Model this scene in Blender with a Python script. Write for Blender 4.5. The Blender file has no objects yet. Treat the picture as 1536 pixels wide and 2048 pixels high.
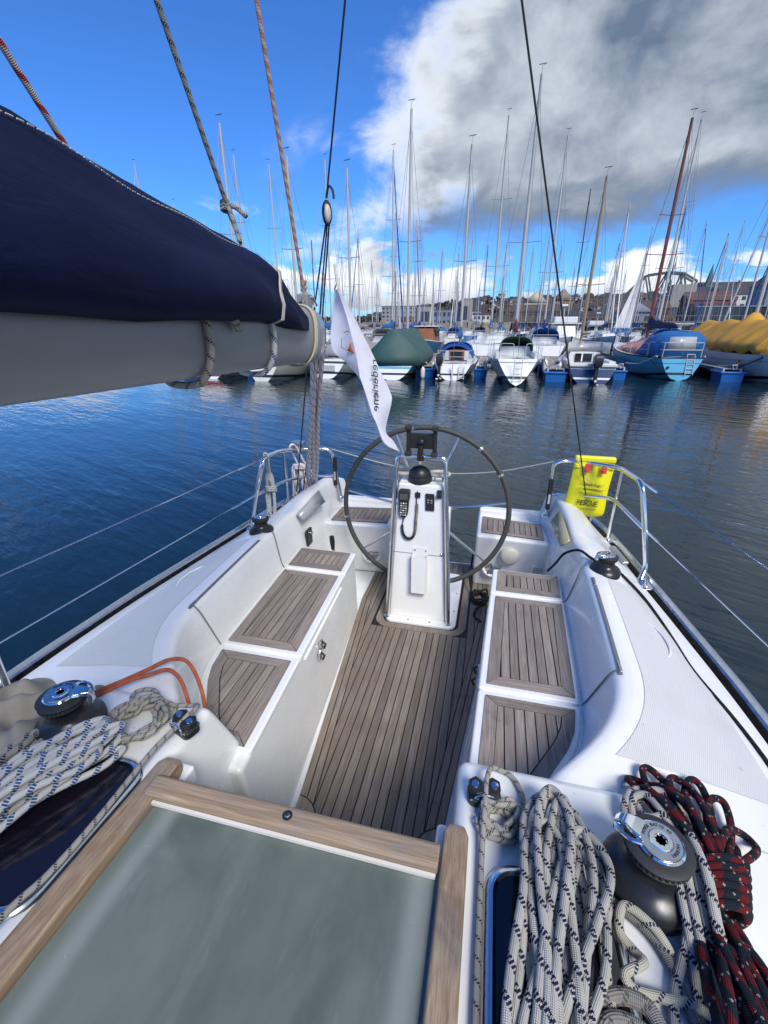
import bpy, bmesh, math, random
from mathutils import Vector, Matrix
random.seed(7)
rad = math.radians
scene = bpy.context.scene
COL = scene.collection

# ------------------------------------------------------------------ camera
cd = bpy.data.cameras.new('camera'); cam = bpy.data.objects.new('camera', cd); COL.objects.link(cam)
cam.location = (0.30, 0.0, 2.30)
cam.rotation_euler = (rad(90 - 22.57), 0, rad(13.4))
cd.sensor_fit = 'VERTICAL'; cd.sensor_height = 36.0; cd.lens = 15.82
cd.clip_start = 0.02; cd.clip_end = 9000
scene.camera = cam

# ------------------------------------------------------------------ sun, exposure
SUN_EL, SUN_AZ = 46.0, 146.0          # azimuth clockwise from +Y: behind the camera, to its right
sl = bpy.data.lights.new('sun', 'SUN'); sl.energy = 2.7; sl.angle = rad(22.0); sl.color = (1.0, 0.95, 0.88)
sun = bpy.data.objects.new('sun', sl); COL.objects.link(sun)
sdir = Vector((math.sin(rad(SUN_AZ)) * math.cos(rad(SUN_EL)), math.cos(rad(SUN_AZ)) * math.cos(rad(SUN_EL)), math.sin(rad(SUN_EL))))
sun.rotation_euler = sdir.to_track_quat('Z', 'Y').to_euler()
sun.location = (0, 0, 40)
vs = scene.view_settings
vs.view_transform = 'Standard'; vs.look = 'None'; vs.gamma = 1.0; vs.use_curve_mapping = False
vs.exposure = 0.56
cy = scene.cycles
cy.max_bounces = 6; cy.diffuse_bounces = 3; cy.glossy_bounces = 4; cy.transmission_bounces = 4; cy.caustics_reflective = False; cy.caustics_refractive = False; cy.sample_clamp_indirect = 6.0

# ------------------------------------------------------------------ node helper
class NT:
    def __init__(s, tree): s.t = tree; s.n = tree.nodes; s.l = tree.links
    def new(s, typ, **kw):
        n = s.n.new(typ)
        for k, v in kw.items(): setattr(n, k, v)
        return n
    def put(s, sock, v):
        if v is None: return
        if hasattr(v, 'links'): s.l.new(v, sock)
        elif hasattr(sock.default_value, '__len__') and not hasattr(v, '__len__'): sock.default_value = [v] * len(sock.default_value)
        else: sock.default_value = v
    def m(s, op, a, b=None, c=None, clamp=False):
        n = s.new('ShaderNodeMath', operation=op, use_clamp=clamp)
        for i, v in enumerate((a, b, c)): s.put(n.inputs[i], v)
        return n.outputs[0]
    def v(s, op, a, b=None, scale=None):
        n = s.new('ShaderNodeVectorMath', operation=op); s.put(n.inputs[0], a); s.put(n.inputs[1], b)
        if scale is not None: s.put(n.inputs['Scale'], scale)
        return n.outputs['Value'] if op in ('DOT_PRODUCT', 'LENGTH') else n.outputs[0]
    def comb(s, x, y, z):
        n = s.new('ShaderNodeCombineXYZ')
        for i, q in enumerate((x, y, z)): s.put(n.inputs[i], q)
        return n.outputs[0]
    def sep(s, v):
        n = s.new('ShaderNodeSeparateXYZ'); s.put(n.inputs[0], v); return n.outputs
    def noise(s, vec, scale=5, detail=4, rough=.5, dist=0, col=False):
        n = s.new('ShaderNodeTexNoise'); s.put(n.inputs['Vector'], vec); s.put(n.inputs['Scale'], scale)
        n.inputs['Detail'].default_value = detail; n.inputs['Roughness'].default_value = rough; n.inputs['Distortion'].default_value = dist
        return n.outputs['Color' if col else 'Fac']
    def ss(s, x, a, b):       # smoothstep
        n = s.new('ShaderNodeMapRange', interpolation_type='SMOOTHSTEP'); s.put(n.inputs[0], x); s.put(n.inputs[1], a); s.put(n.inputs[2], b); return n.outputs[0]
    def lin(s, x, a, b, c=0., d=1.):
        n = s.new('ShaderNodeMapRange'); s.put(n.inputs[0], x)
        for i, q in enumerate((a, b, c, d)): s.put(n.inputs[i + 1], q)
        return n.outputs[0]
    def mix(s, f, a, b, mode='MIX'):
        n = s.new('ShaderNodeMix', data_type='RGBA', blend_type=mode); s.put(n.inputs[0], f)
        for sock, q in ((n.inputs[6], a), (n.inputs[7], b)):
            if hasattr(q, 'links'): s.l.new(q, sock)
            else: sock.default_value = (*q, 1) if len(q) == 3 else q
        return n.outputs[2]

# ------------------------------------------------------------------ world: blue sky, cloud bank to the right
W = bpy.data.worlds.new('World'); scene.world = W; W.use_nodes = True
w = NT(W.node_tree); w.n.clear()
sky = w.new('ShaderNodeTexSky', sky_type='NISHITA'); sky.sun_disc = False
sky.sun_elevation = rad(SUN_EL); sky.sun_rotation = rad(SUN_AZ)
sky.air_density = 1.0; sky.dust_density = 0.3; sky.ozone_density = 3.0; sky.altitude = 0
dirv = w.v('NORMALIZE', w.new('ShaderNodeTexCoord').outputs['Generated'])
dx, dy, dz = w.sep(dirv)
blue = w.mix(1.0, sky.outputs[0], (0.37, 0.79, 1.42), 'MULTIPLY')
n_fine = w.noise(w.v('ADD', w.v('MULTIPLY', dirv, (1.0, 1.0, 1.7)), (3.1, .4, .9)), 6.0, 6, .60, .3)
n_mid = w.noise(w.v('ADD', dirv, (7.7, 2.2, 5.0)), 2.8, 4, .55, .3)
wob = w.m('ADD', w.m('MULTIPLY', w.m('SUBTRACT', n_mid, .5), .55), w.m('MULTIPLY', w.m('SUBTRACT', n_fine, .5), .44))
# side: positive right of the bank's ragged left edge
side = w.m('ADD', w.m('MULTIPLY', dx, .97), w.m('MULTIPLY', dy, .22))
side = w.m('SUBTRACT', w.m('ADD', side, wob), w.m('MULTIPLY', w.m('SUBTRACT', dz, .24), .62))
low = w.m('SUBTRACT', w.m('ADD', dz, w.m('MULTIPLY', wob, .42)), .158)
bank = w.m('MULTIPLY', w.ss(side, -.085, .075), w.ss(low, -.030, .045))
deep = w.m('MULTIPLY', w.ss(side, -.02, .15), w.ss(low, -.07, .0))
# low cumulus heaps over the horizon
nl = w.noise(w.v('ADD', w.v('MULTIPLY', dirv, (1.0, 1.0, 2.3)), (1.3, 9.1, 4.4)), 6.0, 5, .55, .2)
lowband = w.m('MULTIPLY', w.ss(dz, .005, .04), w.m('SUBTRACT', 1.0, w.ss(dz, .075, .15)))
heap = w.ss(w.m('ADD', w.m('MULTIPLY', nl, 1.0), w.m('MULTIPLY', lowband, .20)), .60, .70)
heap = w.m('MULTIPLY', heap, w.ss(dz, -.02, .02))
heap = w.m('MULTIPLY', heap, w.m('SUBTRACT', 1.0, w.ss(dz, .12, .25)))
# thin scattered puffs higher up on the blue side
puff = w.m('MULTIPLY', w.ss(n_mid, .55, .70), w.ss(n_fine, .42, .66))
puff = w.m('MULTIPLY', w.m('MULTIPLY', puff, .62), w.m('SUBTRACT', 1.0, w.ss(dz, .30, .42)))
cover = w.m('MAXIMUM', w.m('MAXIMUM', bank, heap), puff)
# grey undersides inside the bank, white rims
grain = w.noise(w.v('ADD', w.v('MULTIPLY', dirv, (1.0, 1.0, 1.35)), (2.0, 5.0, 1.0)), 5.2, 6, .58, .25)
under = w.m('MULTIPLY', w.m('SUBTRACT', 1.0, w.ss(low, .02, .17)), .94)
shade = w.m('MULTIPLY', deep, w.m('MAXIMUM', under, w.lin(w.m('ADD', w.m('MULTIPLY', grain, .65), w.m('MULTIPLY', n_fine, .35)), .36, .64, 1.0, .38)))
heapshade = w.m('MULTIPLY', w.m('MULTIPLY', heap, .55), w.m('SUBTRACT', 1.0, w.ss(w.m('ADD', dz, w.m('MULTIPLY', n_fine, .12)), .075, .15)))
shade = w.m('MAXIMUM', shade, heapshade)
ccol = w.mix(shade, (7.9, 8.3, 8.8), (1.15, 1.62, 2.45))
out = w.mix(cover, blue, ccol)
bg = w.new('ShaderNodeBackground'); w.l.new(out, bg.inputs[0]); bg.inputs[1].default_value = 0.088
w.l.new(bg.outputs[0], w.new('ShaderNodeOutputWorld').inputs[0])

# ------------------------------------------------------------------ materials
MATS = {}
def base_mat(name):
    m = bpy.data.materials.new(name); m.use_nodes = True
    t = NT(m.node_tree); t.n.clear()
    b = t.new('ShaderNodeBsdfPrincipled'); o = t.new('ShaderNodeOutputMaterial'); t.l.new(b.outputs[0], o.inputs[0])
    MATS[name] = m
    return m, t, b
def obj_co(t): return t.new('ShaderNodeTexCoord').outputs['Object']
def pm(name, col, rough=.5, metal=0., var=0., vs=8., bump=0., bs=80., coat=0., spec=.5, rvar=0., orand=0., dirt=None, stretch=None, trans=0.):
    m, t, b = base_mat(name)
    co = obj_co(t)
    if stretch: co = t.v('MULTIPLY', co, stretch)
    c = (*col, 1)
    n1 = t.noise(co, vs, 6, .6)
    if var:
        k = t.lin(n1, .25, .75, 1 - var, 1 + var * .6)
        c = t.mix(1.0, (*col, 1), t.comb(k, k, k), 'MULTIPLY')
    if dirt:                                   # (colour, amount): blotchy grime
        n2 = t.noise(co, vs * .37, 8, .68, .4)
        c = t.mix(t.m('MULTIPLY', t.ss(n2, .48, .72), dirt[1]), c, dirt[0])
    if orand:
        r = t.new('ShaderNodeObjectInfo').outputs['Random']
        k = t.lin(r, 0, 1, 1 - orand, 1 + orand)
        c = t.mix(1.0, c, t.comb(k, k, k), 'MULTIPLY')
    t.put(b.inputs['Base Color'], c)
    b.inputs['Metallic'].default_value = metal
    if rvar: t.put(b.inputs['Roughness'], t.lin(t.noise(co, vs * 1.7, 5, .6), .3, .7, max(.02, rough - rvar), rough + rvar))
    else: b.inputs['Roughness'].default_value = rough
    b.inputs['Coat Weight'].default_value = coat; b.inputs['Coat Roughness'].default_value = .08
    b.inputs['Specular IOR Level'].default_value = spec
    b.inputs['Transmission Weight'].default_value = trans
    if bump:
        bn = t.new('ShaderNodeBump'); bn.inputs['Strength'].default_value = bump; bn.inputs['Distance'].default_value = .004
        t.put(bn.inputs['Height'], t.noise(co, bs, 4, .6)); t.l.new(bn.outputs[0], b.inputs['Normal'])
    return m
def gelcoat_mat():
    m, t, b = base_mat('gelcoat')
    co = obj_co(t)
    blot = t.noise(co, 1.9, 7, .68, .5); fine = t.noise(co, 9, 5, .6)
    c = t.mix(t.m('MULTIPLY', t.ss(blot, .46, .72), .30), (.80, .805, .79), (.62, .61, .56))
    scuff = t.noise(t.v('MULTIPLY', co, (30, 5, 12)), 1.6, 4, .6, 1.0)
    c = t.mix(t.m('MULTIPLY', t.ss(scuff, .66, .74), .16), c, (.50, .49, .45))
    speck = t.noise(co, 85, 1, .5)
    c = t.mix(t.m('MULTIPLY', t.ss(speck, .745, .775), .3), c, (.22, .21, .19))
    t.put(b.inputs['Base Color'], c)
    t.put(b.inputs['Roughness'], t.lin(fine, .3, .7, .14, .34))
    b.inputs['Coat Weight'].default_value = .2; b.inputs['Coat Roughness'].default_value = .08
    bn = t.new('ShaderNodeBump'); bn.inputs['Strength'].default_value = .12; bn.inputs['Distance'].default_value = .01
    t.put(bn.inputs['Height'], t.noise(co, 6, 3, .5)); t.l.new(bn.outputs[0], b.inputs['Normal'])
gelcoat_mat()
pm('gelcoat_far', (.64, .65, .64), .3, var=.07, vs=1.5, dirt=((.55, .55, .5), .35))
pm('gelcoat_cream', (.72, .71, .66), .3, var=.06, vs=4, dirt=((.5, .47, .38), .3))
pm('steel', (.72, .73, .74), .14, 1.0, rvar=.06, vs=25)
pm('chrome', (.80, .81, .82), .05, 1.0)
pm('alu', (.60, .61, .62), .32, 1.0, var=.12, vs=20, rvar=.1)
pm('alu_blue', (.70, .74, .80), .16, 1.0)
pm('boom_alu', (.30, .31, .315), .42, .25, var=.06, vs=3, stretch=(8, .6, 8))
pm('mast_alu', (.43, .43, .42), .45, .1, var=.05, vs=2)
pm('mast_dark', (.07, .07, .08), .4)
pm('mast_wood', (.30, .21, .12), .45, var=.2, vs=3, stretch=(6, 6, .4))
pm('mast_red', (.17, .055, .04), .4, var=.15, vs=3)
pm('wire', (.30, .31, .32), .4, .5)
pm('black', (.018, .018, .02), .42, var=.2, vs=30, rvar=.1)
pm('winch_black', (.028, .03, .034), .30, .35, var=.15, vs=20, rvar=.08)
pm('rubber', (.025, .026, .028), .62, var=.2, vs=40)
pm('wheel_leather', (.055, .056, .05), .6, var=.2, vs=60, bump=.3, bs=300)
pm('strake', (.16, .165, .17), .5, .3)
pm('caulk', (.012, .012, .012), .6)
pm('seam', (.16, .16, .155), .7)
def canvas_mat():
    m, t, b = base_mat('navy_canvas')
    co = obj_co(t)
    n = t.noise(t.v('MULTIPLY', co, (3, 1.2, 3)), 3, 6, .6, .6); lint = t.noise(co, 240, 2, .5)
    c = t.mix(t.ss(n, .35, .75), (.0032, .0075, .036), (.0055, .012, .054))
    c = t.mix(t.m('MULTIPLY', t.ss(lint, .70, .80), .5), c, (.05, .055, .09))
    t.put(b.inputs['Base Color'], c); b.inputs['Roughness'].default_value = .85; b.inputs['Specular IOR Level'].default_value = .18
    b.inputs['Sheen Weight'].default_value = 0
    cr = t.noise(t.v('MULTIPLY', co, (9, 3.2, 14)), 1.3, 4, .55, .8); wv = t.noise(co, 700, 1, .5)
    bn = t.new('ShaderNodeBump'); bn.inputs['Strength'].default_value = .28; bn.inputs['Distance'].default_value = .02
    t.put(bn.inputs['Height'], t.m('ADD', cr, t.m('MULTIPLY', wv, .02))); t.l.new(bn.outputs[0], b.inputs['Normal'])
canvas_mat()
pm('navy_piping', (.02, .03, .06), .8)
pm('stitch', (.55, .53, .47), .9)
pm('grey_canvas', (.27, .25, .21), .92, var=.18, vs=9, bump=.5, bs=260, spec=.2)
pm('webbing', (.55, .53, .48), .9, var=.1, vs=40)
pm('string', (.44, .39, .29), .9, var=.15, vs=60)
pm('yellow_bag', (.80, .76, .015), .42, var=.06, vs=9, coat=.15)
pm('red_strap', (.62, .05, .06), .6)
pm('ink', (.02, .02, .025), .7)
pm('orange_ink', (.62, .13, .06), .8)
pm('beige_plastic', (.50, .49, .42), .5, var=.1, vs=20)
pm('white_plastic', (.76, .76, .74), .35, var=.04, vs=20)
pm('grey_plastic', (.24, .25, .26), .5)
pm('screen', (.07, .085, .075), .12)
pm('key_grey', (.35, .36, .36), .5)
pm('smoked_glass', (.010, .008, .016), .06, spec=.6)
pm('olive_acrylic', (.33, .32, .20), .2)
pm('hatch_lining', (.24, .27, .25), .7, var=.25, vs=3)
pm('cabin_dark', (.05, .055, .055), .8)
pm('dark_glass', (.015, .018, .022), .08)
pm('clear_vinyl', (.40, .42, .43), .2, var=.2, vs=3)
def teak_mat(name, col, col2, gs, orand, grey=.35):
    m, t, b = base_mat(name)
    co = obj_co(t)
    g = t.noise(t.v('MULTIPLY', co, gs), 1.0, 8, .65, .6)
    blot = t.noise(co, 7.0, 5, .6)
    c = t.mix(t.ss(g, .32, .68), col, col2)
    c = t.mix(t.m('MULTIPLY', t.ss(blot, .45, .7), grey), c, (.25, .235, .215))
    fine = t.noise(t.v('MULTIPLY', co, tuple(q * 2.6 for q in gs)), 1.0, 3, .5)
    k = t.lin(fine, .3, .7, .78, 1.12)
    c = t.mix(1.0, c, t.comb(k, k, k), 'MULTIPLY')
    r = t.new('ShaderNodeObjectInfo').outputs['Random']; k = t.lin(r, 0, 1, 1 - orand, 1 + orand)
    c = t.mix(1.0, c, t.comb(k, k, k), 'MULTIPLY')
    stn = t.noise(co, 4.5, 7, .7, .8); c = t.mix(t.m('MULTIPLY', t.ss(stn, .58, .72), .35), c, (.075, .06, .047))
    t.put(b.inputs['Base Color'], c); b.inputs['Roughness'].default_value = .68; b.inputs['Specular IOR Level'].default_value = .3
    bn = t.new('ShaderNodeBump'); bn.inputs['Strength'].default_value = .35; bn.inputs['Distance'].default_value = .002
    t.put(bn.inputs['Height'], g); t.l.new(bn.outputs[0], b.inputs['Normal'])
teak_mat('teak', (.215, .172, .145), (.31, .265, .232), (110, 4.5, 110), .17)
teak_mat('teak_x', (.215, .172, .145), (.31, .265, .232), (4.5, 110, 110), .17)
teak_mat('teak_sole', (.175, .143, .112), (.26, .216, .174), (110, 4.0, 110), .2)
teak_mat('teak_trim', (.26, .175, .110), (.38, .285, .20), (150, 5, 150), .04, .6)
teak_mat('teak_trim_x', (.27, .19, .125), (.39, .30, .215), (5, 150, 150), .04, .65)
def nonskid_mat():
    m, t, b = base_mat('nonskid')
    co = obj_co(t); x, y, z = t.sep(co)
    a = t.m('SINE', t.m('MULTIPLY', t.m('ADD', x, t.m('MULTIPLY', y, .45)), 900))
    c = t.m('SINE', t.m('MULTIPLY', t.m('SUBTRACT', y, t.m('MULTIPLY', x, .45)), 900))
    h = t.m('MULTIPLY', a, c)
    n2 = t.noise(co, 2.2, 8, .68, .4)
    col = t.mix(t.m('MULTIPLY', t.ss(n2, .45, .75), .35), (.66, .67, .66), (.50, .50, .46))
    spk = t.noise(co, 60, 2, .5)
    col = t.mix(t.m('MULTIPLY', t.ss(spk, .72, .78), .5), col, (.3, .29, .27))
    t.put(b.inputs['Base Color'], col); b.inputs['Roughness'].default_value = .5
    bn = t.new('ShaderNodeBump'); bn.inputs['Strength'].default_value = .5; bn.inputs['Distance'].default_value = .0012
    t.put(bn.inputs['Height'], h); t.l.new(bn.outputs[0], b.inputs['Normal'])
nonskid_mat()
def frosted_mat():
    m, t, b = base_mat('frosted')
    co = obj_co(t)
    n = t.noise(t.v('MULTIPLY', co, (1, .5, 1)), 5, 6, .6, .4)
    n2 = t.noise(t.v('MULTIPLY', co, (14, 3, 1)), 4, 3, .5)
    c = t.mix(t.ss(n, .35, .7), (.25, .32, .285), (.43, .50, .44))
    c = t.mix(t.m('MULTIPLY', t.ss(n2, .62, .75), .16), c, (.80, .84, .80))
    x_ = t.sep(co)[0]          # the pale slide rails bonded under the pane's edges
    for xc in (-.290, .246):
        d_ = t.m('ABSOLUTE', t.m('SUBTRACT', x_, xc)); c = t.mix(t.m('MULTIPLY', t.m('SUBTRACT', 1.0, t.ss(d_, .0, .034)), .55), c, (.80, .86, .80))
    t.put(b.inputs['Base Color'], c); b.inputs['Roughness'].default_value = .33
    sc = t.noise(t.v('MULTIPLY', co, (40, 4, 1)), 3, 4, .6, .5); bn = t.new('ShaderNodeBump'); bn.inputs['Strength'].default_value = .08; bn.inputs['Distance'].default_value = .002
    t.put(bn.inputs['Height'], sc); t.l.new(bn.outputs[0], b.inputs['Normal'])
    b.inputs['Transmission Weight'].default_value = .62; b.inputs['IOR'].default_value = 1.2
    b.inputs['Coat Weight'].default_value = .35; b.inputs['Coat Roughness'].default_value = .25
frosted_mat()
def rope_mat(name, base, fleck, dia, band=.25, per=8., dash=.5, base2=None, white=None, dirt=.2):
    """Braided rope: u is metres along, v is 0..1 around."""
    m, t, b = base_mat(name)
    uv = t.new('ShaderNodeUVMap'); uv.uv_map = 'uv'
    u, v, _ = t.sep(uv.outputs[0])
    N = 8.; K = N / (math.pi * dia)
    a = t.m('ADD', t.m('MULTIPLY', u, K), t.m('MULTIPLY', v, N))
    c = t.m('SUBTRACT', t.m('MULTIPLY', u, K), t.m('MULTIPLY', v, N))
    m1 = t.m('LESS_THAN', t.m('FRACT', t.m('DIVIDE', a, per)), band)
    if dash < 1: m1 = t.m('MULTIPLY', m1, t.m('LESS_THAN', t.m('FRACT', t.m('DIVIDE', c, 1.5)), dash))
    n = t.noise(obj_co(t), 22, 5, .6)
    bc = t.mix(t.m('MULTIPLY', t.ss(n, .4, .7), dirt), base, tuple(q * .5 for q in base))
    if base2:
        bc = t.mix(t.m('LESS_THAN', t.m('FRACT', t.m('DIVIDE', a, 16.)), .5), bc, base2)
    col = t.mix(m1, bc, fleck)
    if white:
        mw = t.m('MULTIPLY', t.m('LESS_THAN', t.m('FRACT', t.m('DIVIDE', c, 8.)), .12), t.m('LESS_THAN', t.m('FRACT', t.m('DIVIDE', a, 3.)), .34))
        col = t.mix(mw, col, white)
    t.put(b.inputs['Base Color'], col); b.inputs['Roughness'].default_value = .85; b.inputs['Specular IOR Level'].default_value = .2
    h = t.m('MULTIPLY', t.m('SINE', t.m('MULTIPLY', a, 6.2832)), t.m('SINE', t.m('MULTIPLY', c, 6.2832)))
    bn = t.new('ShaderNodeBump'); bn.inputs['Strength'].default_value = .7 if dia < .02 else .15; bn.inputs['Distance'].default_value = min(dia, .012) * .10
    t.put(bn.inputs['Height'], h); t.l.new(bn.outputs[0], b.inputs['Normal'])
rope_mat('rope_navy', (.46, .45, .41), (.016, .018, .05), .0135, .30, 8, .62, dirt=.4)
rope_mat('rope_blue', (.70, .70, .67), (.03, .10, .30), .0135, .32, 8, .66, dirt=.2)
rope_mat('rope_fleck', (.40, .38, .33), (.02, .02, .03), .009, .22, 8, .55)
rope_mat('rope_cream', (.50, .48, .39), (.02, .03, .09), .012, .2, 8, .6)
rope_mat('rope_red', (.12, .009, .014), (.010, .016, .024), .014, .58, 10, 1.0, white=(.30, .28, .25))
rope_mat('rope_mainsheet', (.80, .74, .71), (.42, .13, .11), .034, .26, 5, .62, dirt=.05)
rope_mat('rope_grey', (.25, .24, .22), (.10, .10, .10), .014, .3, 6, .6)
rope_mat('rope_white', (.62, .62, .58), (.40, .40, .38), .012, .3, 6, .6)
rope_mat('rope_orange', (.50, .14, .07), (.38, .09, .05), .016, .3, 6, .6)
rope_mat('rope_lift', (.42, .22, .16), (.50, .40, .34), .012, .45, 6, 1.0)
rope_mat('rope_lazy', (.30, .30, .28), (.05, .06, .07), .010, .4, 6, .6)
rope_mat('rope_lazy_red', (.52, .46, .44), (.42, .05, .05), .010, .3, 8, 1.0)
rope_mat('rope_black', (.02, .02, .02), (.05, .05, .05), .012, .3, 6, .6)
def flag_mat():
    m, t, b = base_mat('flag_cloth')
    co = obj_co(t); n = t.noise(co, 14, 5, .6)
    c = t.mix(t.ss(n, .3, .7), (.76, .76, .84), (.84, .84, .90))
    df = t.new('ShaderNodeBsdfDiffuse'); tr = t.new('ShaderNodeBsdfTranslucent'); mx = t.new('ShaderNodeMixShader')
    t.l.new(c, df.inputs[0]); t.l.new(c, tr.inputs[0]); mx.inputs[0].default_value = .4
    t.l.new(df.outputs[0], mx.inputs[1]); t.l.new(tr.outputs[0], mx.inputs[2])
    t.l.new(mx.outputs[0], [q for q in t.n if q.type == 'OUTPUT_MATERIAL'][0].inputs[0])
flag_mat()
def water_mat():
    m, t, b = base_mat('water')
    co = obj_co(t)
    b.inputs['Base Color'].default_value = (.005, .018, .028, 1); b.inputs['Roughness'].default_value = .03
    b.inputs['IOR'].default_value = 1.42
    # wind ripples run diagonally, with smaller chop on top and patches of calm
    rot = t.new('ShaderNodeMapping'); rot.inputs['Rotation'].default_value = (0, 0, rad(28)); t.l.new(co, rot.inputs[0])
    r = rot.outputs[0]
    n1 = t.noise(t.v('MULTIPLY', r, (.42, 2.0, 1)), 1.15, 3, .5, .35)
    n2 = t.noise(t.v('MULTIPLY', r, (.55, 1.7, 1)), 4.0, 3, .5, .3)
    n0 = t.noise(co, .16, 1, .5)
    calm = t.lin(n0, .35, .65, .45, 1.25)
    h = t.m('ADD', t.m('MULTIPLY', n1, .029), t.m('MULTIPLY', n2, .0125))
    h = t.m('MULTIPLY', h, calm)
    bn = t.new('ShaderNodeBump'); bn.inputs['Strength'].default_value = 1.0; bn.inputs['Distance'].default_value = 1.0
    t.put(bn.inputs['Height'], h); t.l.new(bn.outputs[0], b.inputs['Normal'])
water_mat()

# ------------------------------------------------------------------ mesh helpers
def V(*a): return Vector(a)
class MB:
    def __init__(s): s.v = []; s.f = []; s.uv = {}
    def add(s, vs, fs):
        o = len(s.v); s.v += [tuple(q) for q in vs]; s.f += [tuple(i + o for i in f) for f in fs]; return s
    def box(s, x0, x1, y0, y1, z0, z1, M=None):
        vs = [V(x, y, z) for z in (z0, z1) for y in (y0, y1) for x in (x0, x1)]
        if M: vs = [M @ q for q in vs]
        return s.add(vs, [(0, 2, 3, 1), (4, 5, 7, 6), (0, 1, 5, 4), (2, 6, 7, 3), (0, 4, 6, 2), (1, 3, 7, 5)])
    def cbox(s, c, sz, M=None):
        h = [q / 2 for q in sz]; T = Matrix.Translation(c)
        return s.box(-h[0], h[0], -h[1], h[1], -h[2], h[2], T @ M if M else T)
    def prism(s, poly, z0, z1, M=None):
        n = len(poly); a = sum(poly[i][0] * poly[(i + 1) % n][1] - poly[(i + 1) % n][0] * poly[i][1] for i in range(n))
        if a < 0: poly = poly[::-1]
        vs = [V(x, y, z0) for x, y in poly] + [V(x, y, z1) for x, y in poly]
        if M: vs = [M @ q for q in vs]
        return s.add(vs, [tuple(range(n))[::-1], tuple(range(n, 2 * n))] + [(i, (i + 1) % n, n + (i + 1) % n, n + i) for i in range(n)])
    def loft(s, rings, closed=True, caps=True):
        n = len(rings[0]); vs = [q for r in rings for q in r]; fs = []
        for i in range(len(rings) - 1):
            for j in range(n if closed else n - 1):
                k = (j + 1) % n; fs.append((i * n + j, i * n + k, (i + 1) * n + k, (i + 1) * n + j))
        if caps and closed: fs += [tuple(range(n))[::-1], tuple((len(rings) - 1) * n + j for j in range(n))]
        return s.add(vs, fs)
    def tube(s, path, r, seg=8, caps=True, closed=False, uvs=False):
        P = [Vector(q) for q in path]; n = len(P)
        T = []
        for i in range(n):
            if closed: d = P[(i + 1) % n] - P[i - 1]
            else: d = P[min(i + 1, n - 1)] - P[max(i - 1, 0)]
            T.append(d.normalized() if d.length > 1e-9 else V(0, 0, 1))
        up = V(0, 0, 1) if abs(T[0].z) < .9 else V(1, 0, 0)
        nrm = (up - T[0] * up.dot(T[0])).normalized(); o = len(s.v); L = 0; us = []
        for i in range(n):
            nrm = nrm - T[i] * nrm.dot(T[i])
            nrm = nrm.normalized() if nrm.length > 1e-6 else T[i].orthogonal().normalized()
            b = T[i].cross(nrm); rr = r[i] if hasattr(r, '__len__') else r
            if i: L += (P[i] - P[i - 1]).length
            us.append(L)
            for k in range(seg):
                a = 2 * math.pi * k / seg
                s.v.append(tuple(P[i] + (nrm * math.cos(a) + b * math.sin(a)) * rr))
        for i in range(n if closed else n - 1):
            i2 = (i + 1) % n
            for k in range(seg):
                k2 = (k + 1) % seg
                s.f.append((o + i * seg + k, o + i * seg + k2, o + i2 * seg + k2, o + i2 * seg + k))
                if uvs:
                    u1 = us[i2] if i2 else us[-1] + .01
                    s.uv[len(s.f) - 1] = [(us[i], k / seg), (us[i], (k + 1) / seg), (u1, (k + 1) / seg), (u1, k / seg)]
        if caps and not closed:
            s.f.append(tuple(o + k for k in range(seg))[::-1]); s.f.append(tuple(o + (n - 1) * seg + k for k in range(seg)))
        return s
    def lathe(s, prof, c=(0, 0, 0), seg=24, M=None):
        rings = []; c = Vector(c)
        for r, z in prof:
            rg = [V(max(r, 1e-4) * math.cos(2 * math.pi * k / seg), max(r, 1e-4) * math.sin(2 * math.pi * k / seg), z) for k in range(seg)]
            rings.append([(M @ q if M else q) + c for q in rg])
        return s.loft(rings)
    def ball(s, c, rx, ry=None, rz=None, seg=12, rings=8, M=None):
        ry = ry or rx; rz = rz or rx; R = []
        for i in range(rings + 1):
            a = -math.pi / 2 + math.pi * i / rings; q = max(math.cos(a), .01)
            rg = [V(rx * q * math.cos(2 * math.pi * k / seg), ry * q * math.sin(2 * math.pi * k / seg), rz * math.sin(a)) for k in range(seg)]
            R.append([(M @ p if M else p) + Vector(c) for p in rg])
        return s.loft(R)
    def grid(s, rows): return s.loft(rows, closed=False, caps=False)
    def mesh(s, name):
        me = bpy.data.meshes.new(name); me.from_pydata(s.v, [], s.f)
        if s.uv:
            ul = me.uv_layers.new(name='uv')
            for p in me.polygons:
                q = s.uv.get(p.index)
                if q:
                    for li, uvv in zip(p.loop_indices, q): ul.data[li].uv = uvv
        return me
    def build(s, name, mat, parent=None, smooth=None, bevel=0, bseg=2, solid=0, sub=0, fixn=True):
        me = s.mesh(name)
        if fixn:
            bm = bmesh.new(); bm.from_mesh(me); bmesh.ops.recalc_face_normals(bm, faces=bm.faces); bm.to_mesh(me); bm.free()
        me.materials.append(MATS[mat])
        o = bpy.data.objects.new(name, me); COL.objects.link(o)
        if parent is not None: o.parent = parent
        if smooth is None: smooth = 40
        if smooth:
            for p in me.polygons: p.use_smooth = True
            me.set_sharp_from_angle(angle=rad(smooth))
        if solid:
            md = o.modifiers.new('solid', 'SOLIDIFY'); md.thickness = solid; md.offset = 0
        if bevel:
            md = o.modifiers.new('bevel', 'BEVEL'); md.width = bevel; md.segments = bseg; md.limit_method = 'ANGLE'; md.angle_limit = rad(32); md.harden_normals = True
        if sub:
            md = o.modifiers.new('sub', 'SUBSURF'); md.levels = sub; md.render_levels = sub
        return o
def tag(o, label=None, cat=None, group=None, kind=None):
    for k, q in (('label', label), ('category', cat), ('group', group), ('kind', kind)):
        if q: o[k] = q
    return o
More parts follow.
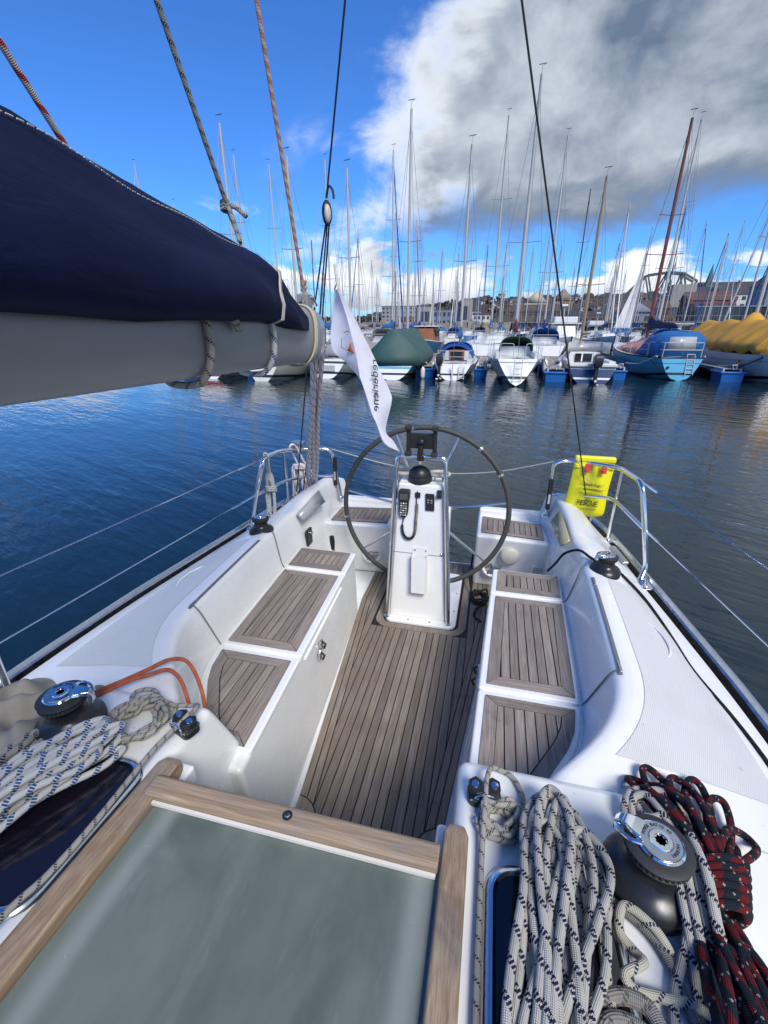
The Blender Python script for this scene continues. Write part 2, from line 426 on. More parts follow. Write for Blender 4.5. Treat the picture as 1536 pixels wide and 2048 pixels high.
def thing(name, label, cat, loc=(0, 0, 0), rz=0., group=None):
    o = bpy.data.objects.new(name, None); COL.objects.link(o); o.location = loc; o.rotation_euler = (0, 0, rz); o.empty_display_size = .1
    return tag(o, label, cat, group)
def part(name, parent, loc=(0, 0, 0)):
    o = bpy.data.objects.new(name, None); COL.objects.link(o); o.parent = parent; o.location = loc; o.empty_display_size = .05
    return o
def spline(pts, n=6, closed=False):
    P = [Vector(q) for q in pts]; m = len(P); out = []
    for i in range(m if closed else m - 1):
        g = (lambda k: P[k % m]) if closed else (lambda k: P[max(0, min(m - 1, k))])
        a, b, c, d = g(i - 1), g(i), g(i + 1), g(i + 2)
        for k in range(n):
            t = k / n
            out.append(.5 * ((2 * b) + (c - a) * t + (2 * a - 5 * b + 4 * c - d) * t * t + (3 * b - a - 3 * c + d) * t ** 3))
    if not closed: out.append(P[-1].copy())
    return out
def fillet(pts, r, n=5):
    """polyline with rounded corners"""
    P = [Vector(q) for q in pts]; out = [P[0]]
    for i in range(1, len(P) - 1):
        a = (P[i - 1] - P[i]); b = (P[i + 1] - P[i]); k = min(r, a.length * .45, b.length * .45)
        p0 = P[i] + a.normalized() * k; p1 = P[i] + b.normalized() * k
        for j in range(n + 1):
            t = j / n; out.append(p0 * (1 - t) ** 2 + P[i] * 2 * t * (1 - t) + p1 * t * t)
    out.append(P[-1]); return out
def rrect(x0, x1, y0, y1, r, n=5):
    out = []
    for cx, cy, a0 in ((x1 - r, y1 - r, 0), (x0 + r, y1 - r, 90), (x0 + r, y0 + r, 180), (x1 - r, y0 + r, 270)):
        for k in range(n + 1):
            a = rad(a0 + 90 * k / n); out.append((cx + r * math.cos(a), cy + r * math.sin(a)))
    return out
def lerp(a, b, t): return a + (b - a) * t
def interp(tab, x):
    if x <= tab[0][0]: return tab[0][1]
    for (x0, a), (x1, b) in zip(tab, tab[1:]):
        if x <= x1: return lerp(a, b, (x - x0) / (x1 - x0))
    return tab[-1][1]
def sinterp(tab, x):
    """Catmull-Rom interpolation of a table"""
    n = len(tab)
    if x <= tab[0][0]: return tab[0][1]
    if x >= tab[-1][0]: return tab[-1][1]
    for i in range(n - 1):
        if x <= tab[i + 1][0]:
            t = (x - tab[i][0]) / (tab[i + 1][0] - tab[i][0])
            a, b, c, d = tab[max(0, i - 1)][1], tab[i][1], tab[i + 1][1], tab[min(n - 1, i + 2)][1]
            return .5 * (2 * b + (c - a) * t + (2 * a - 5 * b + 4 * c - d) * t * t + (3 * b - a - 3 * c + d) * t ** 3)
def clip(poly, nx, ny, c):
    """keep the side nx*x+ny*y<=c of a convex polygon"""
    out = []
    for i in range(len(poly)):
        p, q = poly[i], poly[(i + 1) % len(poly)]
        a, b = nx * p[0] + ny * p[1] - c, nx * q[0] + ny * q[1] - c
        if a <= 0: out.append(p)
        if a * b < 0:
            t = a / (a - b); out.append((lerp(p[0], q[0], t), lerp(p[1], q[1], t)))
    return out
def area(p): return .5 * sum(p[i][0] * p[(i + 1) % len(p)][1] - p[(i + 1) % len(p)][0] * p[i][1] for i in range(len(p)))
def inset(poly, d):
    if area(poly) < 0: poly = poly[::-1]
    out = list(poly)
    for i in range(len(poly)):
        p, q = poly[i], poly[(i + 1) % len(poly)]
        ex, ey = q[0] - p[0], q[1] - p[1]; L = math.hypot(ex, ey)
        if L < 1e-6: continue
        nx, ny = ey / L, -ex / L
        out = clip(out, nx, ny, nx * p[0] + ny * p[1] - d)
    return out
def letters(text, size, name, mat, parent, M, extrude=.0004):
    c = bpy.data.curves.new(name, 'FONT'); c.body = text; c.size = size; c.align_x = 'CENTER'; c.align_y = 'CENTER'; c.extrude = extrude
    tmp = bpy.data.objects.new('tmp', c); COL.objects.link(tmp)
    me = bpy.data.meshes.new_from_object(tmp.evaluated_get(bpy.context.evaluated_depsgraph_get()))
    bpy.data.objects.remove(tmp); bpy.data.curves.remove(c)
    me.transform(M); me.name = name; me.materials.clear(); me.materials.append(MATS[mat])
    o = bpy.data.objects.new(name, me); COL.objects.link(o); o.parent = parent
    return o
# ================================================================== the yacht we stand on
# X across (photo right = +), Y towards the stern, Z above the water
yacht = thing('sailing_yacht', 'white sailing yacht with teak cockpit and steering wheel, in the foreground', 'yacht')
RAIL = [(-6.6, .03), (-5.5, .52), (-4, .92), (-2, 1.16), (-.5, 1.23), (.5, 1.225), (.9, 1.21), (1.3, 1.18), (1.7, 1.13), (2.1, 1.075), (2.45, 1.03), (2.7, .98), (2.88, .90), (3.0, .74)]
rail_x = lambda y: sinterp(RAIL, y)
SOLE, SEAT = .70, 1.10
hull = MB(); rings = []
ys = [-6.6, -6, -5, -4, -3, -2, -1, 0, .5, 1, 1.5, 2, 2.4, 2.7, 2.88, 3.0]
for y in ys:
    x = rail_x(y); k = max(0, (y - 1.5) / 1.5); rings.append([V(x, y, 1.175), V(x * .99, y, .8), V(x * .95, y, .35), V(x * .80, y, -.05 + .05 * k), V(x * .4, y, -.3 + .25 * k), V(0, y, -.38 + .3 * k),
        V(-x * .4, y, -.3 + .25 * k), V(-x * .80, y, -.05 + .05 * k), V(-x * .95, y, .35), V(-x * .99, y, .8), V(-x, y, 1.175)])
hull.grid(rings); hull.build('hull', 'gelcoat', yacht, smooth=60)
# transom with the walk-through gap in its middle
tr = MB()
tr.prism([(-.70, -.05), (.70, -.05), (.72, .66), (-.72, .66)], 2.93, 3.0, Matrix(((1, 0, 0, 0), (0, 0, 1, 0), (0, 1, 0, 0), (0, 0, 0, 1))))
for s in (-1, 1): tr.box(min(s * .27, s * .72), max(s * .27, s * .72), 2.935, 2.995, .655, 1.10)
tr.build('transom', 'gelcoat', yacht, bevel=.012)
# foredeck behind the camera
fd = MB(); rows = []
for y in (-6.6, -6, -5, -4, -3, -2, -1.2): x = rail_x(y); rows.append([V(-x, y, 1.17), V(-x * .5, y, 1.21), V(0, y, 1.23), V(x * .5, y, 1.21), V(x, y, 1.17)])
fd.grid(rows); fd.build('foredeck', 'nonskid', yacht)

XB = [(.80, .44), (.86, .485), (.92, .54), (1.0, .60), (1.08, .645), (1.16, .675), (1.25, .692), (1.4, .70), (1.7, .71), (2.0, .716), (2.2, .72), (2.4, .715), (2.6, .705), (2.8, .685), (2.95, .66)]
def hump(y): return .0 if y < 2.3 else .035 * math.sin(min(1, (y - 2.3) / .35) * math.pi / 2) - (.05 * max(0, (y - 2.82) / .12) if y > 2.82 else 0)
TOPZ = 1.298
for s in (-1, 1):
    # cockpit coaming: backrest wall rolled over into the side deck
    c = MB(); rows = []
    n = 46
    for i in range(n + 1):
        y = .80 + (2.955 - .80) * i / n; xb = sinterp(XB, y); xr = rail_x(y) - .045; hz = hump(y)
        lean = .05 if y < 2.17 else .035
        pts = [(xb - .012, .69), (xb - .008, 1.06), (xb - .004, 1.10), (xb + .006, 1.13), (xb + lean * .6, 1.21 + hz), (xb + lean, TOPZ - .022 + hz), (xb + lean + .010, TOPZ - .006 + hz), (xb + lean + .026, TOPZ + hz), (xb + lean + .045, TOPZ + hz), (xb + lean + .060, TOPZ - .001 + hz),
               (lerp(xb + .11, xr, .35), 1.272 + hz * .7), (lerp(xb + .11, xr, .7), 1.232 + hz * .2), (xr, 1.196)]
        rows.append([V(s * x, y, z) for x, z in pts])
    c.grid(rows); c.build('coaming', 'gelcoat', yacht, smooth=50)
    # end wall of the coaming at the stern
    e = MB(); y = 2.955; top = [rows[-1][k] for k in range(4, 13)]
    e.add(top + [V(q.x, y, .7) for q in top], [(i, i + 1, len(top) + i + 1, len(top) + i) for i in range(len(top) - 1)]); e.build('coaming_end', 'gelcoat', yacht)
    # non-skid field laid over the side deck, with a clear oval patch
    d = MB(); rows = []
    for i in range(30):
        y = .93 + (1.86 - .93) * i / 29; xb = sinterp(XB, y); xr = rail_x(y) - .045
        def dz(x): return interp([(xb + .10, TOPZ), (lerp(xb + .11, xr, .35), 1.272), (lerp(xb + .11, xr, .7), 1.232), (xr, 1.196)], x) + .0025
        a0 = xb + .135; a1 = xr - .085
        rows.append([V(s * lerp(a0, a1, k / 6), y, dz(lerp(a0, a1, k / 6))) for k in range(7)])
    d.grid(rows); d.build('nonskid_panel', 'nonskid', yacht)
    # slot of the locker lid hinge along the coaming top, with hinge tabs
    sl_ = MB(); pth = [V(s * (sinterp(XB, y) + .071 if y < 2.17 else .77), y, TOPZ + .0015) for y in (1.235, 1.3, 1.5, 1.7, 1.84)]
    ring = []
    for q in pth: ring.append([q + V(-.0055, 0, -.002), q + V(.0055, 0, -.002), q + V(.0055, 0, .0012), q + V(-.0055, 0, .0012)])
    sl_.loft(ring); sl_.build('hinge_slot', 'seam', yacht)
    for y in (1.27, 1.80):
        MB().cbox((s * (sinterp(XB, y) + .071), y, TOPZ + .004), (.008, .05, .004)).build('hinge', 'alu', yacht, bevel=.001)
    # groove of the locker lid down the backrest
    for yy in (1.285, 1.925):
        y = yy; xb = sinterp(XB, y)
        g = [V(s * (xb + .060), y - .03 * (1 if yy < 1.5 else -1), TOPZ + .001), V(s * (xb + .043), y - .025 * (1 if yy < 1.5 else -1), TOPZ - .024), V(s * (xb + .024), y - .012 * (1 if yy < 1.5 else -1), 1.205), V(s * (xb + .002), y, 1.128), V(s * (xb - .01), y, 1.105)]
        MB().tube(spline(g, 5), .0028, 6).build('lid_groove', 'seam', yacht)
    # toe rail
    t = MB(); pth = [(rail_x(y), y) for y in [-6.4, -5, -4, -3, -2, -1, 0, .5, 1, 1.4, 1.8, 2.1, 2.35, 2.6, 2.78]]
    t.loft([[V(s * (x - .016), y, 1.168), V(s * (x + .010), y, 1.168), V(s * (x + .010), y, 1.214), V(s * (x - .002), y, 1.218), V(s * (x - .008), y, 1.205), V(s * (x - .016), y, 1.200)] for x, y in pth])
    t.build('toe_rail', 'alu', yacht, smooth=30)
    ru = MB().tube([V(s * (x + .012), y, 1.155) for x, y in pth], .012, 8); ru.build('rubbing_strake', 'strake', yacht)

# coachroof shoulders either side of the companionway
def roofz(y): return 1.315 + .085 * (.80 - y)
for s, xi in ((-1, .375), (1, .285)):
    c = MB(); rings = []
    for i, y in enumerate((-1.2, -.6, 0, .3, .6, .815)):
        xr = rail_x(y) - .045; z = roofz(y)
        prof = [(xi + (.0 if s > 0 else -.06), .69), (xi + .012, z - .03), (xi + .02, z), (.70, z - .002), (.78, z - .015), (.845, 1.255), (.885, 1.232), (xr, 1.198), (xr, .69)]
        ring = []
        for x, zz in prof:
            yy = y + (max(0, (z - zz)) * .36 if i == 5 else 0)
            ring.append(V(s * x, yy, zz))
        rings.append(ring)
    c.loft(rings); c.build('coachroof', 'gelcoat', yacht, bevel=.022, bseg=4, smooth=35)

# seats (locker fronts) and lids
xs_f = lambda y: .283 + .085 * (y - 1.04)
xs_t = lambda y: .332 + .045 * (y - 1.0)
def seat_block(s):
    b = MB(); y0, y1 = .80, 2.185
    lo = [V(s * xs_f(y0), y0, .69), V(s * .74, y0, .69), V(s * .74, y1, .69), V(s * xs_f(y1), y1, .69)]
    hi = [V(s * xs_t(y0), y0, 1.094), V(s * .74, y0, 1.094), V(s * .74, y1 - .015, 1.094), V(s * xs_t(y1), y1 - .015, 1.094)]
    b.loft([lo, hi]); return b.build('seat', 'gelcoat', yacht, bevel=.018, bseg=4)
def lid(s, y0, y1, curved=False):
    xi0, xi1 = xs_t(y0) - .006, xs_t(y1) - .006
    out = lambda y: sinterp(XB, y) - .012
    if curved: pts = [(xi0, y0)] + [(out(y), y) for y in [y0 + (y1 - y0) * k / 8 for k in range(9)]] + [(xi1, y1)]
    else: pts = [(xi0, y0), (out(y0), y0), (out(y1), y1), (xi1, y1)]
    MB().prism([(s * x, y) for x, y in pts], 1.082, 1.106).build('seat_lid', 'gelcoat', yacht, bevel=.009, bseg=3)
def teak_panel(name, parent, poly, z, border=.040, strip=.033, gap=.0040, offset=0., mat='teak', x_planks=False):
    if area(poly) < 0: poly = poly[::-1]
    pan = MB().prism(poly, z - .004, z + .0006).build(name, 'caulk', parent)
    n = len(poly); th = .0042
    ed = [(Vector(poly[(i + 1) % n]) - Vector(poly[i])).normalized() for i in range(n)]
    inn = []
    for i in range(n):
        a, b = ed[i - 1], ed[i]; na, nb = Vector((-a.y, a.x)), Vector((-b.y, b.x)); bis = (na + nb); k = border / max(.25, bis.length_squared / 2)
        inn.append(Vector(poly[i]) + bis * k * 1.0)
    corners = [i for i in range(n) if ed[i - 1].dot(ed[i]) < .86]
    for ci, st in enumerate(corners):
        en = corners[(ci + 1) % len(corners)]; idx = [st]
        while idx[-1] != en: idx.append((idx[-1] + 1) % n)
        O = [Vector(poly[i]) for i in idx]; I = [inn[i] for i in idx]
        d0, d1 = (O[1] - O[0]).normalized() * gap * .5, (O[-1] - O[-2]).normalized() * gap * .5
        O[0] += d0; I[0] += d0; O[-1] -= d1; I[-1] -= d1
        ax = O[-1] - O[0]
        MB().prism([tuple(q) for q in O] + [tuple(q) for q in I[::-1]], z, z + th).build('plank', 'teak_x' if abs(ax.x) > abs(ax.y) else 'teak', pan, smooth=0)
    core = inset(poly, border + gap)
    lo = min(p[1 if x_planks else 0] for p in core); hi = max(p[1 if x_planks else 0] for p in core)
    k = lo + offset - strip
    while k < hi:
        if x_planks: c = clip(clip(core, 0, -1, -(k + gap * .5)), 0, 1, k + strip - gap * .5)
        else: c = clip(clip(core, -1, 0, -(k + gap * .5)), 1, 0, k + strip - gap * .5)
        if len(c) > 2 and abs(area(c)) > 6e-5: MB().prism(c, z, z + th).build('plank', mat, pan, smooth=0)
        k += strip
    return pan
for s in (-1, 1):
    seat_block(s)
    lid(s, .86, 1.280, True); lid(s, 1.290, 1.920); lid(s, 1.930, 2.168)
    zi = 1.1065
    for y0, y1 in ((1.312, 1.898), (1.952, 2.15)):
        q = [(xs_t(y0) + .022, y0), (.668 + .04 * (y0 - 1.31), y0), (.668 + .04 * (y1 - 1.31), y1), (xs_t(y1) + .022, y1)]
        teak_panel('seat_panel', yacht, [(s * x, y) for x, y in q], zi, offset=.004 if s > 0 else .02)
    q = [(xs_t(.87) + .022, .87), (.475, .87), (.53, .945), (.575, 1.02), (.617, 1.09), (.645, 1.16), (.660, 1.255), (xs_t(1.255) + .022, 1.255)]
    teak_panel('seat_panel', yacht, [(s * x, y) for x, y in q], zi)

# cockpit sole
MB().box(-.78, .78, .3, 2.96, .60, .688).build('sole_base', 'gelcoat', yacht)
sole_poly = [(-.262, .62), (.262, .62), (.262, 1.0), (.40, 2.34), (.40, 2.93), (-.40, 2.93), (-.40, 2.34), (-.262, 1.0)]
sole = MB().prism(sole_poly, .684, .6935).build('cockpit_sole', 'caulk', yacht)
SZ0, SZ1, G = .690, .6985, .0046
PED = (-.262, .262, 2.085, 2.80)
lane = .0365
def hw(y): return interp([(.62, .262), (1.0, .262), (2.34, .40), (2.93, .40)], y)
def sole_plank(poly, mat='teak_sole'):
    if len(poly) > 2 and abs(area(poly)) > 8e-5: MB().prism(poly, SZ0, SZ1).build('plank', mat, sole, smooth=0)
# margin planks follow the sides, king planks run fore and aft
for s in (-1, 1):
    for k, (a, b) in enumerate(((0, .030), (.030, .060))):
        for y0, y1 in ((.62, 1.0), (1.0, 2.34), (2.34, 2.93)):
            yy = [y0, y1]
            P = [(s * (hw(y) - a - G / 2), y) for y in yy] + [(s * (hw(y) - b + G / 2), y) for y in yy[::-1]]
            sole_plank(P)
core = [(-.262 + .062, .62), (.262 - .062, .62), (.262 - .062, 1.0), (.40 - .062, 2.34), (.40 - .062, 2.93), (-.40 + .062, 2.93), (-.40 + .062, 2.34), (-.262 + .062, 1.0)]
k = -11.5 * lane
j = 0
while k < 11.5 * lane:
    lo, hi = k + G / 2, k + lane - G / 2
    strip_ = clip(clip(core, -1, 0, -lo), 1, 0, hi)
    if len(strip_) > 2:
        if hi > PED[0] and lo < PED[1]:
            a = clip(strip_, 0, 1, PED[2] - G)
            cut = 1.30 + .32 * ((j * 7) % 5) / 5
            sole_plank(a)
            sole_plank(clip(strip_, 0, -1, -(PED[3] + G)))
        else:
            sole_plank(strip_)
    k += lane; j += 1
# margin frame round the pedestal
fo = rrect(PED[0], PED[1], PED[2], PED[3], .085, 6); fi = rrect(PED[0] + .042, PED[1] - .042, PED[2] + .042, PED[3] - .042, .05, 6)
n = len(fo); cutsi = [6, 13, 20, 27]
runs = [(0, 6), (7, 13), (14, 20), (21, 27)]
segs = [(17, 24), (24, 31), (3, 10), (10, 17)]
for a, b in segs:
    ids = [(i % n) for i in range(a, b + 1)]
    P = [fo[i] for i in ids] + [fi[i] for i in ids[::-1]]
    sole_plank(P)
# rounded corner pieces by the companionway
for s in (-1, 1):
    arc = [(s * (.262 - .10 * math.cos(rad(t))), .90 + .13 * math.sin(rad(t))) for t in range(0, 91, 15)]
    MB().prism([(s * .262, .90)] + arc, SZ1 - .001, SZ1 + .0012).build('corner_block', 'teak_sole', yacht, smooth=0)
    MB().tube([(x, y, SZ1 + .001) for x, y in arc], .0025, 5).build('corner_caulk', 'caulk', yacht)
# aft seats either side of the walk-through
for s in (-1, 1):
    b = MB(); xi, xo = .272, .735
    lo = [V(s * xi, 2.68, .69), V(s * xo, 2.66, .69), V(s * xo, 2.94, .69), V(s * xi, 2.94, .69)]
    hi = [V(s * xi, 2.565, 1.106), V(s * xo, 2.53, 1.106), V(s * xo, 2.94, 1.106), V(s * xi, 2.94, 1.106)]
    b.loft([lo, hi]); b.build('aft_seat', 'gelcoat', yacht, bevel=.02, bseg=4)
    q = [(s * .302, 2.61), (s * .672, 2.575), (s * .672, 2.80), (s * .302, 2.86)]
    teak_panel('seat_panel', yacht, q, 1.1105, border=.03, strip=.033)
    # raised ledge at the back of the seat
    MB().box(min(s * .275, s * .72), max(s * .275, s * .72), 2.895, 2.965, 1.08, 1.150).build('aft_ledge', 'gelcoat', yacht, bevel=.015, bseg=3)
    # sloping acrylic panel let into the coaming
    a = MB(); a.add([V(s * .700, 2.20, 1.262), V(s * .738, 2.20, 1.298), V(s * .722, 2.50, 1.338), V(s * .682, 2.50, 1.262)], [(0, 1, 2, 3)])
    a.build('acrylic_panel', 'olive_acrylic' if s > 0 else 'clear_vinyl', yacht, solid=.012)
    # round vent and drain cover on the aft seat front
    M = Matrix.Rotation(rad(90), 4, 'X')
    vx = -.41 if s < 0 else .39
    vt = part('vent', yacht, (vx, 2.625, .868)); vt.rotation_euler = (rad(-14), 0, 0)
    MB().lathe([(.002, 0), (.066, 0), (.070, .006), (.062, .013), (.054, .010)], seg=28, M=M).build('rim', 'white_plastic', vt)
    MB().lathe([(.002, .004), (.056, .004), (.056, .009), (.05, .010), (.002, .010)], seg=28, M=M).build('plate', 'alu', vt)
    for ang in (0, 120, 240):
        R = Matrix.Rotation(rad(ang), 4, 'Y')
        MB().box(.012, .054, -.016, -.009, -.006, .006, R).build('bar', 'steel', vt)
    MB().lathe([(.002, .010), (.014, .010), (.012, .018), (.002, .019)], seg=14, M=M).build('hub', 'chrome', vt)
dc = part('drain_cover', yacht, (.483, 2.588, .985))
MB().lathe([(.002, 0), (.060, 0), (.061, .012), (.056, .030), (.044, .040), (.002, .044)], seg=26, M=Matrix.Rotation(rad(90), 4, 'X')).build('dome', 'beige_plastic', dc)
MB().box(-.025, .025, -.016, .0, .045, .085).build('tab', 'grey_plastic', dc, bevel=.006)
MB().box(.62, .70, 2.58, 2.64, .84, .93).build('drain_hatch', 'white_plastic', yacht, bevel=.006)
MB().box(.632, .688, 2.576, 2.60, .852, .918).build('drain_hatch_plate', 'beige_plastic', yacht)
th_ = part('throttle_lever', yacht, (-.575, 2.33, 1.03))
MB().tube([(0, .03, -.1), (0, .0, -.02), (0, -.01, .05)], [.006, .008, .008], 8).build('shaft', 'steel', th_)
MB().tube([(0, -.006, .0), (0, -.012, .05), (.0, -.02, .09)], [.011, .016, .015], 10).build('grip', 'black', th_)
tsw = part('ignition_panel', yacht, (-.712, 2.28, 1.12))
MB().box(-.006, .012, -.035, .035, -.05, .05).build('plate', 'black', tsw, bevel=.004)
MB().lathe([(.002, 0), (.013, 0), (.012, .012), (.002, .014)], seg=12, M=Matrix.Rotation(rad(90), 4, 'Y')).build('key', 'chrome', tsw).location = (.012, .012, .02)
MB().box(-.60, -.47, 2.20, 2.32, .693, .712).build('helm_step', 'teak', yacht, bevel=.004)
# locker latches on the seat fronts
for s in (-1, 1):
    for y, z in ((1.50, 1.00), (1.47, .965)):
        la = part('latch', yacht, (s * (lerp(xs_f(y), xs_t(y), (z - .7) / .4) - .004), y, z))
        MB().box(-.006, .006, -.012, .012, -.02, .02).build('plate', 'steel', la, bevel=.002)
        MB().tube([(-s * .006, 0, .016), (-s * .022, 0, .004), (-s * .012, 0, -.02)], .005, 6).build('hook', 'black', la)
    # moulded shadow lip below the lids
    MB().tube([(s * (lerp(xs_f(y), xs_t(y), .9)), y, 1.062) for y in (1.33, 1.5, 1.7, 1.86)], .007, 8).build('lid_lip', 'gelcoat', yacht)

# ------------------------------------------------------------------ companionway hatch
hx0, hx1 = -.338, .280
hz = lambda y: 1.352 + .085 * (.60 - y)
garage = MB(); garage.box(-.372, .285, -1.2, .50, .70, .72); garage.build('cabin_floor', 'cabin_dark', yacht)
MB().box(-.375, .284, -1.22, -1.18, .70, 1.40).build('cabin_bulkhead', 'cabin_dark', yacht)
wb = MB(); wb.box(-.30, .27, .50, .525, .69, 1.33); wb.build('washboard', 'teak_trim_x', yacht, bevel=.004)
for x0, x1 in ((hx0 - .054, hx0), (hx1, hx1 + .050)):
    r = MB(); y0, y1 = -1.15, .632
    def sec(y, e=0): return [V(x0 + e, y, hz(y) - .055), V(x1 - e, y, hz(y) - .055), V(x1 - e, y, hz(y) + .004 - e), V(x0 + e, y, hz(y) + .004 - e)]
    r.loft([sec(y0), sec(0), sec(.3), sec(y1 - .025), sec(y1, .008)]); r.build('hatch_rail', 'teak_trim', yacht, bevel=.007, bseg=3)
    # white plinth below the rail
    p = MB(); p.loft([[V(x0 - .016, y, 1.26), V(x1 + .012, y, 1.26), V(x1 + .012, y, hz(y) - .035), V(x0 - .016, y, hz(y) - .035)] for y in (y0, 0, .3, y1 + .016)])
    p.build('hatch_plinth', 'gelcoat', yacht, bevel=.009, bseg=3)
hatch = part('sliding_hatch', yacht)
gl = MB(); gl.loft([[V(hx0 + .006, y, hz(y) - .028), V(hx1 - .006, y, hz(y) - .028), V(hx1 - .006, y, hz(y) - .016), V(hx0 + .006, y, hz(y) - .016)] for y in (-1.1, -.4, .1, .52)])
gl.build('pane', 'frosted', hatch)
bm_ = MB()
def bsec(x): z = hz(.545); return [V(x, .527, z - .02), V(x, .572, z - .026), V(x, .575, z + .006), V(x, .568, z + .012), V(x, .533, z + .014), V(x, .526, z + .008)]
bm_.loft([bsec(hx0 - .022), bsec(-.1), bsec(.1), bsec(hx1 - .003)]); bm_.build('handle_bar', 'teak_trim_x', hatch, bevel=.004)
MB().box(hx0, hx1 - .006, .519, .5255, hz(.5) - .016, hz(.5) - .008).build('seal_strip', 'gelcoat_cream', hatch)
M = Matrix.Translation((-.035, .551, hz(.545) + .0138)) @ Matrix.Rotation(rad(-2), 4, 'X')
MB().lathe([(.001, 0), (.0105, 0), (.0105, .0012), (.001, .0012)], seg=16, M=M).build('screw_hole', 'caulk', hatch)
MB().lathe([(.001, .0012), (.0055, .0012), (.004, .003), (.001, .003)], seg=12, M=M).build('screw', 'chrome', hatch)
for x in (hx0 + .05, hx1 - .035):       # pale slide rails seen through the frosted pane
    q = MB(); q.loft([[V(x - .012, y, hz(y) - .042), V(x + .012, y, hz(y) - .042), V(x + .012, y, hz(y) - .0172), V(x - .012, y, hz(y) - .0172)] for y in (-1.0, 0, .47)]); q.build('slide_rail', 'white_plastic', hatch)
    for y in (.44, .26): MB().lathe([(.001, 0), (.006, 0), (.006, .002), (.001, .002)], (x, y, hz(y) - .0182), 12).build('fastener', 'grey_plastic', hatch)
lin_ = MB(); lin_.loft([[V(hx0 + .01, y, hz(y) - .10), V(hx1 - .01, y, hz(y) - .10), V(hx1 - .01, y, hz(y) - .09), V(hx0 + .01, y, hz(y) - .09)] for y in (-1.0, 0, .46)]); lin_.build('lining', 'hatch_lining' if 'hatch_lining' in MATS else 'grey_plastic', hatch)
# coachroof windows
for s, x0, x1, y0, y1 in ((1, .362, .60, .10, .585), (-1, .405, .675, .270, .610)):
    w_ = part('deck_window', yacht)
    zz = lambda y: roofz(y)
    Mx = Matrix(((s, 0, 0, 0), (0, 1, 0, 0), (0, -.085, 1, roofz(0)), (0, 0, 0, 1)))
    o = rrect(x0, x1, y0, y1, .06, 6); i = rrect(x0 + .022, x1 - .022, y0 + .022, y1 - .022, .042, 6)
    fr = MB(); n = len(o); vs_ = [Mx @ V(x, y, .001) for x, y in o] + [Mx @ V(lerp(a[0], b[0], .3), lerp(a[1], b[1], .3), .012) for a, b in zip(o, i)] + [Mx @ V(lerp(a[0], b[0], .75), lerp(a[1], b[1], .75), .013) for a, b in zip(o, i)] + [Mx @ V(x, y, .004) for x, y in i]
    fr.add(vs_, [(r * n + k, r * n + (k + 1) % n, (r + 1) * n + (k + 1) % n, (r + 1) * n + k) for r in range(3) for k in range(n)])
    fr.build('frame', 'alu_blue', w_, smooth=60)
    MB().prism(i, .002, .0055, Mx).build('pane', 'smoked_glass', w_)

# ------------------------------------------------------------------ steering pedestal
ped = part('steering_pedestal', yacht, (0, 0, 0))
fl = rrect(-.212, .205, 2.135, 2.75, .05, 6)
MB().prism(fl, .690, .713).build('base_flange', 'gelcoat', ped, bevel=.008, bseg=3)
for x, y in ((-.185, 2.17), (-.07, 2.157), (.055, 2.157), (.165, 2.165), (.183, 2.30), (-.19, 2.40), (.183, 2.5)):
    MB().lathe([(.001, 0), (.0065, 0), (.006, .002), (.001, .0025)], (x, y, .713), 10).build('screw', 'grey_plastic', ped)
def face(sx, t, off=0.):     # point on the forward face: sx -1..1 across, t 0..1 up
    hwid = lerp(.172, .122, t); cx = lerp(-.018, -.038, t); y = lerp(2.185, 2.262, t) - off
    return V(cx + sx * hwid, y, lerp(.71, 1.512, t))
col_ = MB(); rings = []
for t, back in ((0, 2.42), (.2, 2.40), (.5, 2.395), (.94, 2.39), (1, 2.385)):
    a, b = face(-1, t), face(1, t); rings.append([a, b, V(b.x + .004, back, b.z), V(a.x - .004, back, a.z)])
col_.loft(rings); col_.build('column', 'gelcoat', ped, bevel=.012, bseg=3)
a, b = face(-.97, .505, .0012), face(.97, .505, .0012)
MB().tube([a, b], .0016, 6).build('panel_joint', 'seam', ped)
MB().ball(face(.86, .52, .004), .008, .005, .008).build('bolt', 'steel', ped)
side = MB(); side.box(.095, .125, 2.30, 2.375, 1.0, 1.36); side.build('side_box', 'white_plastic', ped, bevel=.01)
g = [V(-.197, 2.168, .712), V(-.187, 2.19, 1.0), V(-.176, 2.225, 1.35), V(-.168, 2.245, 1.61), V(-.160, 2.25, 1.668), V(.088, 2.25, 1.668), V(.094, 2.245, 1.61), V(.113, 2.225, 1.35), V(.140, 2.19, 1.0), V(.160, 2.166, .712)]
MB().tube(fillet(g, .06, 6), .0128, 12).build('guard_rail', 'steel', ped)
for q in (g[0], g[-1]): MB().lathe([(.001, 0), (.020, 0), (.019, .004), (.014, .007)], q, 14).build('guard_foot', 'steel', ped)
cmp_ = MB(); cmp_.lathe([(.064, 0), (.066, .015), (.062, .03), (.058, .032)], (-.050, 2.32, 1.512), 26); cmp_.ball((-.050, 2.32, 1.545), .0575, .0575, .055, 22, 12)
cmp_.build('compass', 'black', ped)
MB().tube([V(-.050 + .0585 * math.cos(rad(a)), 2.32 - .012, 1.545 + .0565 * math.sin(rad(a))) for a in range(0, 181, 12)], .003, 6).build('compass_hood_seam', 'rubber', ped)
for cx in (-.148, .052):
    cu = MB(); cu.tube([V(cx + .052 * math.cos(rad(a)), 2.345 + .04 * math.sin(rad(a)), 1.553) for a in range(0, 360, 15)], .0105, 8, closed=True)
    cu.build('cup_holder', 'beige_plastic', ped)
    for dx_ in (-.02, .02): MB().tube([(cx + dx_, 2.312, 1.512), (cx + dx_, 2.312, 1.55)], .003, 6).build('cup_pin', 'steel', ped)
MB().box(-.155, .06, 2.30, 2.40, 1.508, 1.5145).build('top_plate', 'white_plastic', ped, bevel=.003)
